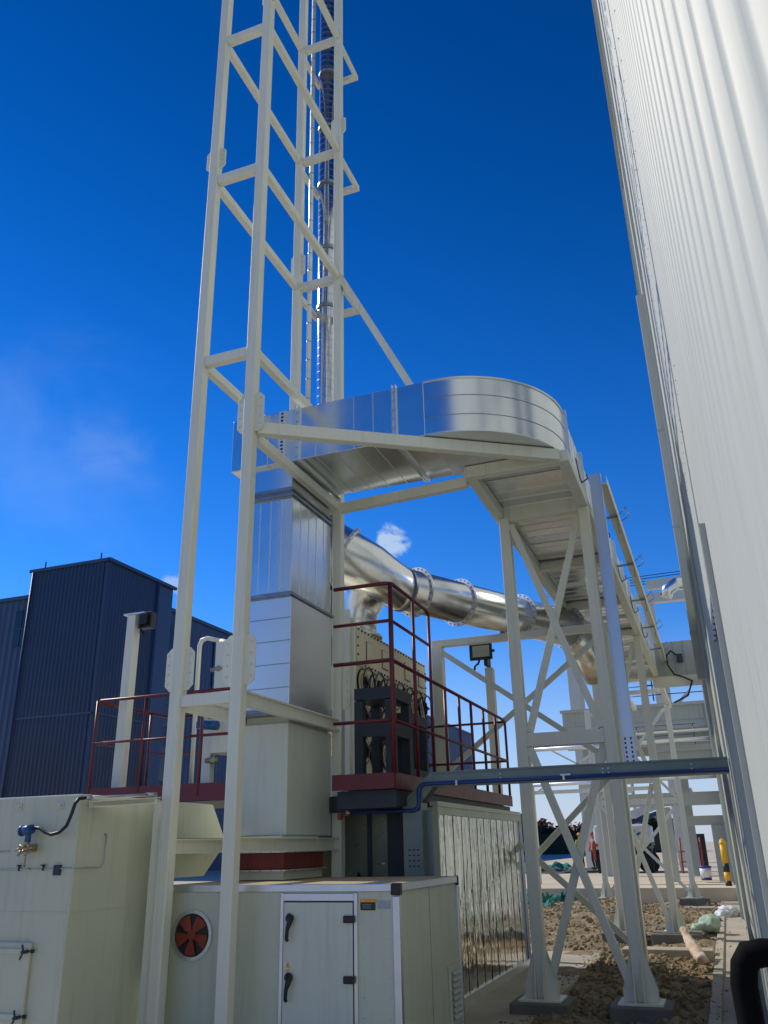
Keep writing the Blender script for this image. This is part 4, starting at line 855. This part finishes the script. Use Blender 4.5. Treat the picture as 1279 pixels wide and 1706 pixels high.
# valve box on the left behind tower
vb = thing('valve_station', 'cream valve box and bent pipe with small green fittings between the tower posts', 'valve station', (-5.7, 9.1, 2.3))
MB().box(-5.66, -5.38, 8.95, 9.25, 2.70, 4.06).build('box_shell', 'cream', vb, bevel=.01)
MB().tube([(-5.93, 9.0, 2.2), (-5.93, 9.0, 4.05), (-5.90, 9.0, 4.12), (-5.82, 9.0, 4.14), (-5.5, 9.0, 4.05)], .028, 12).cyl((-5.62, 9.0, 4.07), (-5.46, 9.0, 4.02), .045, 12).build('bent_pipe', 'cream', vb)
MB().box(-5.80, -5.68, 9.0, 9.1, 2.2, 3.3).build('channel_post', 'cream', vb)
for z in (3.72, 3.14, 2.62): MB().cyl((-5.72, 8.97, z), (-5.55, 8.97, z), .03, 10).cyl((-5.64, 8.97, z-.04), (-5.64, 8.97, z+.06), .02, 8).cyl((-5.60, 8.93, z), (-5.60, 9.0, z), .035, 10).build('fitting', 'brass', vb)
MB().cyl((-5.68, 8.80, 3.02), (-5.48, 8.80, 3.0), .055, 16).box(-5.75, -5.68, 8.76, 8.84, 2.98, 3.06).build('motor', 'blue', vb)

# ------------------------------------------------------------------ far structures under the tray
cn = thing('entrance_canopy', 'deep white canopy with ribbed fascia at the far end of the wall', 'canopy', (-1.5, 35, 0))
mb = MB(); ribbed(mb, (-5.2, 33.0), (.3, 33.0), 5.75, 6.3, .16, .02, (0, -1)); mb.build('fascia_cladding', 'white', cn)
MB().box(-5.2, .3, 33.03, 38.5, 5.45, 6.25).build('canopy_slab', 'white', cn)
for y in (33.6, 37.6): MB().box(-5.2, .3, y, y+.3, 4.95, 5.44).build('canopy_beam', 'white', cn)
MB().box(-5.25, .3, 32.85, 33.0-.03, 6.25, 6.36).build('gutter', 'white', cn)
for x in (-1.3, -4.6): MB().box(x-.2, x+.2, 37.3, 37.7, .35, 5.4).build('column', 'white', cn)
mb = MB().cyl((-.8, 35.2, 5.40), (-.8, 35.2, 5.445), .22, 20).cyl((-.8, 36.8, 5.40), (-.8, 36.8, 5.445), .22, 20).build('ceiling_lamp', 'lens', cn)
rf = thing('roof_railing', 'small dark rail and pale brace on top of the far canopy', 'railing', (-1, 33.2, 6.36))
MB().cyl((-3.0, 33.3, 6.36), (-3.0, 33.3, 7.1), .03, 6).cyl((-3.0, 33.3, 6.75), (.0, 33.3, 6.75), .02, 6).cyl((-3.0, 33.3, 7.1), (-.2, 33.3, 7.1), .02, 6).build('rail', 'blue', rf); MB().beam((-.95, 33.3, 6.36), (-.45, 33.3, 6.8), .12, .1).build('brace', 'white', rf)
wk = thing('loading_gate', 'white concrete portal with lower beam beside the far end of the wall', 'portal', (-1, 32, 0))
MB().box(-1.9, .1, 31.6, 32.6, 4.0, 4.6).build('lower_canopy', 'white', wk)
MB().box(-1.95, .1, 31.5, 31.6, 4.5, 4.7).build('front_trim', 'white', wk)
MB().beam((-3.6, 31.9, 2.95), (.1, 31.9, 2.95), .4, .42).build('beam', 'white', wk); MB().beam((-1.4, 32.2, 2.25), (.05, 32.2, 2.25), .3, .3).build('lintel', 'white', wk)
MB().box(-1.95, -1.65, 31.8, 32.1, .35, 2.7).build('column', 'white', wk); MB().box(-.42, .05, 32.0, 32.6, .35, 2.1).build('column', 'white', wk)
fw = thing('pipe_bundle', 'group of thin pale pipes and braces running below the far canopy', 'pipes', (-2.5, 30.6, 3))
for z, rr in ((3.55, .07), (3.85, .05), (4.75, .08), (5.05, .05)): MB().cyl((-6.5, 30.7, z), (.02, 30.7, z+.03), rr, 12).build('pipe_run', 'galv2', fw)
for x in (-6.2,): MB().box(x-.09, x+.09, 30.8, 30.98, .35, 5.4).build('support_post', 'cream', fw)
MB().beam((-6.2, 30.9, 3.2), (-2.8, 30.9, 5.2), .09, .06).build('brace', 'cream', fw); MB().beam((-6.2, 30.9, 5.2), (-2.8, 30.9, 3.2), .09, .06).build('brace', 'cream', fw); MB().beam((-6.3, 30.9, 3.3), (-1.9, 30.9, 3.3), .1, .12).build('support_beam', 'cream', fw)
hr_ = thing('walkway_railing', 'thin blue railing standing on the lower far canopy', 'railing', (-1.9, 31.6, 4.7))
for x in (-3.0, -2.4, -1.9, -1.2, -.5): MB().cyl((x, 31.55, 4.5 if x < -1.9 else 4.7), (x, 31.55, 5.4), .018, 6).build('post', 'blue', hr_)
for z in (4.85, 5.05, 5.22, 5.4): MB().cyl((-3.0, 31.55, z), (-.4, 31.55, z), .012, 6).build('rail', 'blue', hr_)
# scaffold stair
SX0, SX1, SY = -7.05, -5.35, 60
sc_ = thing('stair_tower', 'far grey metal stair tower with horizontal treads behind the bridge legs', 'stair tower', (-6.2, SY, .35))
for x in (SX0, SX1):
    for y in (SY, SY+1.2): MB().cyl((x, y, .35), (x, y, 15.5), .05, 8).build('upright', 'steel', sc_)
mb = MB()
for k in range(50): mb.box(SX0+.05, SX1-.05, SY+.02*(k % 9), SY+.3+.1*(k % 9), .6+k*.29, .64+k*.29)
mb.build('tread', 'galv2', sc_)
# tall pipe rack gantry far away
gt = thing('pipe_rack', 'tall pale pipe rack portal with thin wires standing beyond the bridge', 'pipe rack', (-2, 50, .35))
for x in (-2.2, -7.0):
    MB().box(x-.32, x+.32, 49.8, 50.2, .35, 15.2).build('column', 'cream', gt, bevel=.02)
    MB().box(x+.32, x+.5, 49.9, 50.1, .35, 12).build('side_pipe', 'cream', gt)
MB().beam((-8, 50, 14.9), (1.0, 50, 14.9), .5, .55).build('top_beam', 'cream', gt); MB().beam((-2, 46, 14.6), (1.0, 46, 14.6), .4, .5).build('top_beam', 'cream', gt); MB().beam((-7, 50, 12.9), (-2.5, 50, 12.9), .3, .3).build('middle_beam', 'cream', gt)
mb = MB()
for k in range(4): mb.cyl((-8, 49+k*.4, 15.5+k*.28), (1.0, 49+k*.4, 15.6+k*.28), .022, 6)
mb.build('wire', 'blkpaint', gt)
mb = MB()
for k in range(9): mb.box(-3.1, -2.6, 49.9, 50.1, 9.5+k*.35, 9.56+k*.35)
mb.cyl((-3.1, 50, 9), (-3.1, 50, 12.7), .04, 6); mb.cyl((-2.65, 50, 9), (-2.65, 50, 12.7), .04, 6); mb.build('ladder', 'blue', gt)

# ------------------------------------------------------------------ yard objects
bo = thing('bollard', 'yellow and black striped steel bollard at the foot of the white wall', 'bollard', (-.11, 28.8, .35))
x, y = -.14, 28.8
for k, (z0, z1, mt) in enumerate(((.35, .49, 'blkpaint'), (.49, .73, 'yellow'), (.73, .97, 'blkpaint'), (.97, 1.5, 'yellow'))): MB().cyl((x, y, z0), (x, y, z1-.001), .09, 20).build('band', mt, bo)
MB().tube([(x, y, 1.5), (x, y, 1.52), (x, y, 1.56), (x, y, 1.57), (x, y, 1.62), (x, y, 1.63), (x, y, 1.66)], [.09, .105, .10, .07, .075, .05, .01], 20).build('cap', 'yellow', bo)
bu = thing('paint_bucket', 'white plastic bucket with blue rim and base on the concrete yard', 'bucket', (-.84, 33, .35))
x, y = -.84, 33
MB().tube([(x, y, .352), (x, y, .44)], [.17, .175], 20).build('base_band', 'bucketb', bu); MB().tube([(x, y, .441), (x, y, .74)], [.175, .195], 20).build('pail', 'bucketw', bu); MB().tube([(x, y, .741), (x, y, .80)], [.205, .21], 20).build('lid', 'bucketb', bu)
def blob(name, pts, material, label, cat, subdiv=1, seed=1, amp=.03, flat=.75, fq=9):
    """sack or sheet lying on the ground: lofted, flattened, wrinkled"""
    P = []; Rr = []; n = len(pts); m_ = 30
    for k in range(m_+1):
        t = k/m_*(n-1); i = min(n-2, int(t)); f = t-i
        P.append(Vector(pts[i][0]).lerp(Vector(pts[i+1][0]), f)); f2 = f*f*(3-2*f); Rr.append(pts[i][1]*(1-f2)+pts[i+1][1]*f2)
    mb = MB(); mb.tube(P, Rr, 32)
    for k, v in enumerate(mb.v[:(m_+1)*32]):
        c = P[k//32]; d = v-c; d.z *= flat
        q = noise.fractal(v*fq+Vector((seed, 0, 0)), 1, 2.2, 4); rg = 1-abs(noise.noise(v*fq*1.7+Vector((0, seed, 0))))*2
        mb.v[k] = c+d*(1+q*amp*9+rg*amp*3)
    o = mb.build(name, material, loc=pts[0][0])
    tag(o, label, cat); return o
blob('sack', [((-.86, 18.0, .10), .03), ((-.80, 18.02, .11), .09), ((-.72, 18.05, .13), .08), ((-.62, 18.1, .16), .16), ((-.50, 18.15, .18), .20), ((-.40, 18.2, .17), .17), ((-.34, 18.2, .16), .06)], 'bag', 'pale green knotted plastic sack lying on the earth by the apron', 'sack', seed=2)
blob('cement_bag', [((-.82, 14.35, .42), .02), ((-.80, 14.32, .40), .055), ((-.76, 14.2, .32), .05), ((-.70, 14.0, .24), .075), ((-.62, 13.75, .15), .08), ((-.56, 13.58, .09), .075), ((-.54, 13.53, .07), .02)], 'cement', 'torn tan paper bag leaning on the low concrete foundation beam', 'bag', seed=5, amp=.035, fq=12)
blob('sack', [((-.42, 21.9, .02), .03), ((-.34, 22.1, .07), .12), ((-.22, 22.4, .09), .14), ((-.1, 22.6, .06), .12), ((-.05, 22.7, .05), .03)], 'bucketw', 'crumpled white plastic sheet on the apron near the bollard', 'plastic sheet', seed=9, amp=.09)
blob('dark_rag', [((-.80, 20.6, .04), .03), ((-.70, 20.6, .05), .09), ((-.55, 20.65, .06), .12), ((-.40, 20.7, .04), .1), ((-.34, 20.7, .03), .02)], 'netblue', 'dark crumpled tarp scrap lying on the earth by the wall', 'tarp', seed=11, amp=.05)
def net(x0, x1, y0, y1, z, h, material, label, seed, name='green_net', cat='net'):
    n = 42; vs = []
    for j in range(n+1):
        for i in range(n+1):
            x = x0+(x1-x0)*i/n; y = y0+(y1-y0)*j/n; q = noise.fractal(Vector((i*.16+seed, j*.16, seed)), 1, 2.2, 4)
            e = min(i, n-i, j, n-j)/n*4; vs.append((x+.05*q, y+.3*noise.noise(Vector((i*.2, seed, j*.2))), z+.015+max(0, .45+q*.9)*h*min(1, e)))
    o = MB().add(vs, [(j*(n+1)+i, j*(n+1)+i+1, (j+1)*(n+1)+i+1, (j+1)*(n+1)+i) for j in range(n) for i in range(n)], False).build(name, material, loc=(x0, y0, z))
    tag(o, label, cat)
net(-10.8, -6.9, 44.5, 46.8, .35, .35, 'net', 'green netting heap on the far yard left of the lift', 1.3)
net(-5.9, -4.6, 24.4, 26.6, .02, .42, 'net', 'green netting bundled on the earth beside the mirror container', 4.7)
net(-4.9, -4.2, 26.5, 27.5, .08, .30, 'net', 'small green netting end by the edge of the yard slab', 7.7)
net(-9.5, -5.4, 41.5, 43.6, .35, .22, 'netblue', 'long grey roll of sheeting lying on the yard', 6.1, name='sheeting_roll', cat='sheeting')
# cable drums etc
dm = MB().disc((-3.5, 42, .78), (.7, -1, 0), .05, .42, .06, 24).disc((-3.3, 42.2, .78), (.7, -1, 0), .05, .42, .06, 24).cyl((-3.5, 42, .78), (-3.3, 42.2, .78), .2, 16).build('cable_drum', 'bark'); tag(dm, 'small dark cable drum on the yard behind the far bridge legs', 'cable drum')
ld = thing('step_ladder', 'white open step ladder standing by the far portal', 'ladder', (-2.4, 41, .35))
for s in (0, .5): MB().beam((-2.6, 41+s, .35), (-2.45, 41.2, 2.0), .05, .04).beam((-2.0, 41+s, .35), (-2.15, 41.2, 2.0), .05, .04).build('rail', 'bucketw', ld)
mb = MB()
for k in range(5): mb.box(-2.57+.03*k, -2.03-.03*k, 40.99+.04*k, 41.05+.04*k, .65+k*.3, .69+k*.3)
mb.build('rung', 'bucketw', ld)
sf = thing('barrier_rack', 'row of orange barrier posts in front of the far portal', 'barrier', (-1.6, 40, .35))
for k in range(4): MB().cyl((-1.9+k*.27, 40, .35), (-1.87+k*.27, 40, 1.75), .04, 8).build('post', 'rust', sf)
MB().beam((-1.95, 40, 1.2), (-1.0, 40, 1.2), .05, .05).beam((-1.95, 40, .8), (-1.0, 40, .8), .05, .05).build('rail', 'rust', sf)
cb = MB().box(-1.35, -.9, 42, 42.5, .35, 1.9).box(-1.2, -.95, 41.95, 41.999, 1.3, 1.7).build('control_cabinet', 'slate', bevel=.01); tag(cb, 'dark control cabinet standing inside the far portal', 'cabinet')

# ------------------------------------------------------------------ boom lift
bl = thing('boom_lift', 'white boom lift with blue lettering and big black tyres on the yard', 'boom lift', (-4.35, 42, .35))
Xb, Yb = -4.35, 42
MB().tube([(Xb-1.25, Yb-.5, 1.95), (Xb-1.2, Yb-.5, 1.95), (Xb+1.15, Yb-.5, 1.95), (Xb+1.25, Yb-.5, 1.95)], [.3, .42, .42, .3], 24).box(Xb-1.2, Xb+1.2, Yb-.9, Yb+1.4, 1.58, 2.30).build('counterweight', 'liftw', bl, bevel=.05)
MB().box(Xb-1.1, Xb+1.1, Yb-.6, Yb+1.8, 1.0, 1.45).build('chassis', 'slate', bl, bevel=.03)
mb = MB()
for k in range(9): mb.box(Xb-1.15+k*.26, Xb-1.02+k*.26, Yb-.66, Yb-.61, 1.44, 1.56)
mb.build('hazard_stripe', 'yellow', bl); MB().box(Xb-1.2, Xb+1.2, Yb-.6, Yb+1.5, 1.455, 1.57).build('turntable', 'blkpaint', bl)
for sx in (-1.05, 1.0):
    for sy in (-.5, 1.6):
        t = MB().disc((Xb+sx, Yb+sy, .83), (1, 0, 0), .20, .48, .34, 32).build('tyre', 'rubber', bl, bevel=.03); MB().disc((Xb+sx, Yb+sy, .83), (1, 0, 0), .04, .205, .2, 24).build('rim', 'liftw', t)
        mb = MB()
        for k in range(20): a = k*math.pi/10; mb.box(Xb+sx-.17, Xb+sx+.17, Yb+sy+.475*math.cos(a)-.03, Yb+sy+.475*math.cos(a)+.03, .83+.475*math.sin(a)-.03, .83+.475*math.sin(a)+.03)
        mb.build('tread', 'rubber', t)
MB().beam((Xb-.2, Yb+.6, 2.6), (Xb+3.2, Yb+1.2, 3.75), .34, .36).build('boom_arm', 'liftw', bl, bevel=.02); MB().beam((Xb-.2, Yb+.9, 2.3), (Xb+2.0, Yb+1.1, 3.0), .2, .2).beam((Xb+.2, Yb+.6, 2.2), (Xb-.2, Yb+.6, 2.7), .3, .3).build('lift_linkage', 'blue', bl)
MB().box(Xb-1.35, Xb-1.22, Yb-.95, Yb-.7, .9, 1.5).build('tail_light', 'rust', bl)
cu = bpy.data.curves.new('lettering', 'FONT'); cu.body = 'Genie'; cu.size = .60; cu.extrude = .01; cu.align_x = 'CENTER'; cu.space_character = 1.1; cu.offset = .018
to = bpy.data.objects.new('lettering_source', cu); scene.collection.objects.link(to)
bpy.context.view_layer.update()
tm = bpy.data.meshes.new_from_object(to.evaluated_get(bpy.context.evaluated_depsgraph_get())); bpy.data.objects.remove(to)
tm.materials.clear(); tm.materials.append(M['blue'])
lt = bpy.data.objects.new('lettering', tm); scene.collection.objects.link(lt); lt.parent = bl
tx = [v.co.x for v in tm.vertices]; kx = 1.62/(max(tx)-min(tx)); cxm = (max(tx)+min(tx))/2
for v in tm.vertices: v.co.x = (v.co.x-cxm)*kx
lt.location = Vector((-4.24, Yb-.935, 1.72))-bl.location; lt.rotation_euler = (R(90), 0, 0)

# ------------------------------------------------------------------ people
def person(loc, ang, top, vest, label, arm=0.):
    x, y, z = loc; root = thing('person', label, 'person', loc)
    J = {'pel': (0, 0, .93, .13), 'spi': (0, 0, 1.12, .125), 'che': (0, 0, 1.33, .145), 'nec': (0, 0, 1.49, .055), 'hea': (0, .01, 1.57, .075), 'top': (0, .01, 1.68, .085), 'cro': (0, 0, 1.74, .05),
         'lhi': (-.09, 0, .86, .09), 'lkn': (-.11, .03, .48, .06), 'lan': (-.12, 0, .09, .042), 'lto': (-.13, .15, .04, .035),
         'rhi': (.09, 0, .86, .09), 'rkn': (.11, .06, .48, .06), 'ran': (.12, -.05, .09, .042), 'rto': (.13, .10, .04, .035),
         'lsh': (-.18, 0, 1.41, .06), 'lel': (-.24, .02, 1.13, .042), 'lwr': (-.22, .14+arm*.1, .92+arm*.2, .028), 'lha': (-.21, .19+arm*.1, .86+arm*.2, .03),
         'rsh': (.18, 0, 1.41, .06), 'rel': (.25, .0, 1.13, .042), 'rwr': (.24, .12, .92, .028), 'rha': (.235, .16, .85, .03)}
    E = [('pel', 'spi'), ('spi', 'che'), ('che', 'nec'), ('nec', 'hea'), ('hea', 'top'), ('top', 'cro'), ('pel', 'lhi'), ('lhi', 'lkn'), ('lkn', 'lan'), ('lan', 'lto'), ('pel', 'rhi'), ('rhi', 'rkn'), ('rkn', 'ran'), ('ran', 'rto'),
         ('che', 'lsh'), ('lsh', 'lel'), ('lel', 'lwr'), ('lwr', 'lha'), ('che', 'rsh'), ('rsh', 'rel'), ('rel', 'rwr'), ('rwr', 'rha')]
    def skin(name, keys, edges, material, grow=0.):
        idx = {k: i for i, k in enumerate(keys)}; rot = Matrix.Rotation(ang, 3, 'Z')
        me = bpy.data.meshes.new(name); me.from_pydata([tuple(rot@Vector(J[k][:3])) for k in keys], [(idx[a], idx[b]) for a, b in edges], [])
        me.materials.append(M[material]); o = bpy.data.objects.new(name, me); scene.collection.objects.link(o); o.parent = root
        s = o.modifiers.new('skin', 'SKIN'); sv = me.skin_vertices[0].data
        for k in keys: r = J[k][3]+grow; sv[idx[k]].radius = (r, r*.8)
        sv[0].use_root = True
        ss = o.modifiers.new('sub', 'SUBSURF'); ss.levels = 2; ss.render_levels = 2
        return o
    skin('body', list(J), E, 'skin')
    skin('trousers', ['pel', 'lhi', 'lkn', 'lan', 'rhi', 'rkn', 'ran'], [('pel', 'lhi'), ('lhi', 'lkn'), ('lkn', 'lan'), ('pel', 'rhi'), ('rhi', 'rkn'), ('rkn', 'ran')], 'cloth', .016)
    skin('jacket', ['spi', 'pel', 'che', 'lsh', 'lel', 'lwr', 'rsh', 'rel', 'rwr'], [('pel', 'spi'), ('spi', 'che'), ('che', 'lsh'), ('lsh', 'lel'), ('lel', 'lwr'), ('che', 'rsh'), ('rsh', 'rel'), ('rel', 'rwr')], top, .014)
    if vest: skin('hi_vis_vest', ['spi', 'pel', 'che', 'lsh', 'rsh'], [('pel', 'spi'), ('spi', 'che'), ('che', 'lsh'), ('che', 'rsh')], 'hiviz', .024)
    rot = Matrix.Rotation(ang, 3, 'Z'); mb = MB(); c = Vector(loc)+rot@Vector((0, .01, 1.69))
    mb.tube([c, c+Vector((0, 0, .05)), c+Vector((0, 0, .10)), c+Vector((0, 0, .13))], [.115, .105, .08, .02], 16).disc(c+rot@Vector((0, .05, .005)), (0, 0, 1), .02, .13, .012, 20)
    mb.build('hard_hat', 'yellow' if vest else 'rust', root)
    for s in (-1, 1): a = Vector(loc)+rot@Vector((s*.12, -.02, .0)); b = Vector(loc)+rot@Vector((s*.13, .2, .0)); MB().tube([a+Vector((0, 0, .055)), (a+b)/2+Vector((0, 0, .05)), b+Vector((0, 0, .04))], [.05, .05, .035], 10).build('boot', 'black', root)
person((-7.6, 50, .35), .4, 'hiviz', True, 'worker in yellow green hi-vis vest standing near the lift')
person((-6.6, 48, .35), 2.4, 'rust', False, 'worker in dark red jacket beside the lift wheels', 1)

# ------------------------------------------------------------------ far vegetation
def leafmass(name, x0, x1, y0, y1, h, n, material, label, cat, size, seed, kind='stuff'):
    rnd = random.Random(seed); mb = MB()
    for k in range(n):
        x = rnd.uniform(x0, x1); y = rnd.uniform(y0, y1); hh = h*(.72+.5*noise.noise(Vector((x*.16, y*.1, seed)))+.25*noise.noise(Vector((x*.6, 0, seed))))
        z = .35+hh*rnd.random()**.55; s = size*rnd.uniform(.5, 1.2)
        a = Vector((rnd.uniform(-1, 1), rnd.uniform(-1, 1), rnd.uniform(-.6, 1))).normalized()*s; b = a.cross(Vector((rnd.uniform(-1, 1), rnd.uniform(-1, 1), rnd.uniform(-1, 1)))).normalized()*s*.6
        c = Vector((x, y, z)); mb.add([c-a, c+b, c+a, c-b], [(0, 1, 2, 3)])
    o = mb.build(name, material, loc=((x0+x1)/2, y0, .35)); tag(o, label, cat, kind=kind)
leafmass('far_hedge', -75, -6, 120, 126, 4.2, 16000, 'leaf', 'dark green far hedge along the horizon', 'hedge', .45, 5)
leafmass('dry_reeds', -75, -6, 127, 131, 5.6, 12000, 'reed', 'reddish brown dry growth rising behind the far hedge', 'reeds', .40, 6)
o = MB().box(-80, -5, 118.5, 118.7, .35, 2.9).build('site_fence', 'fencegreen'); tag(o, 'long dark fence in front of the far hedge', 'fence')
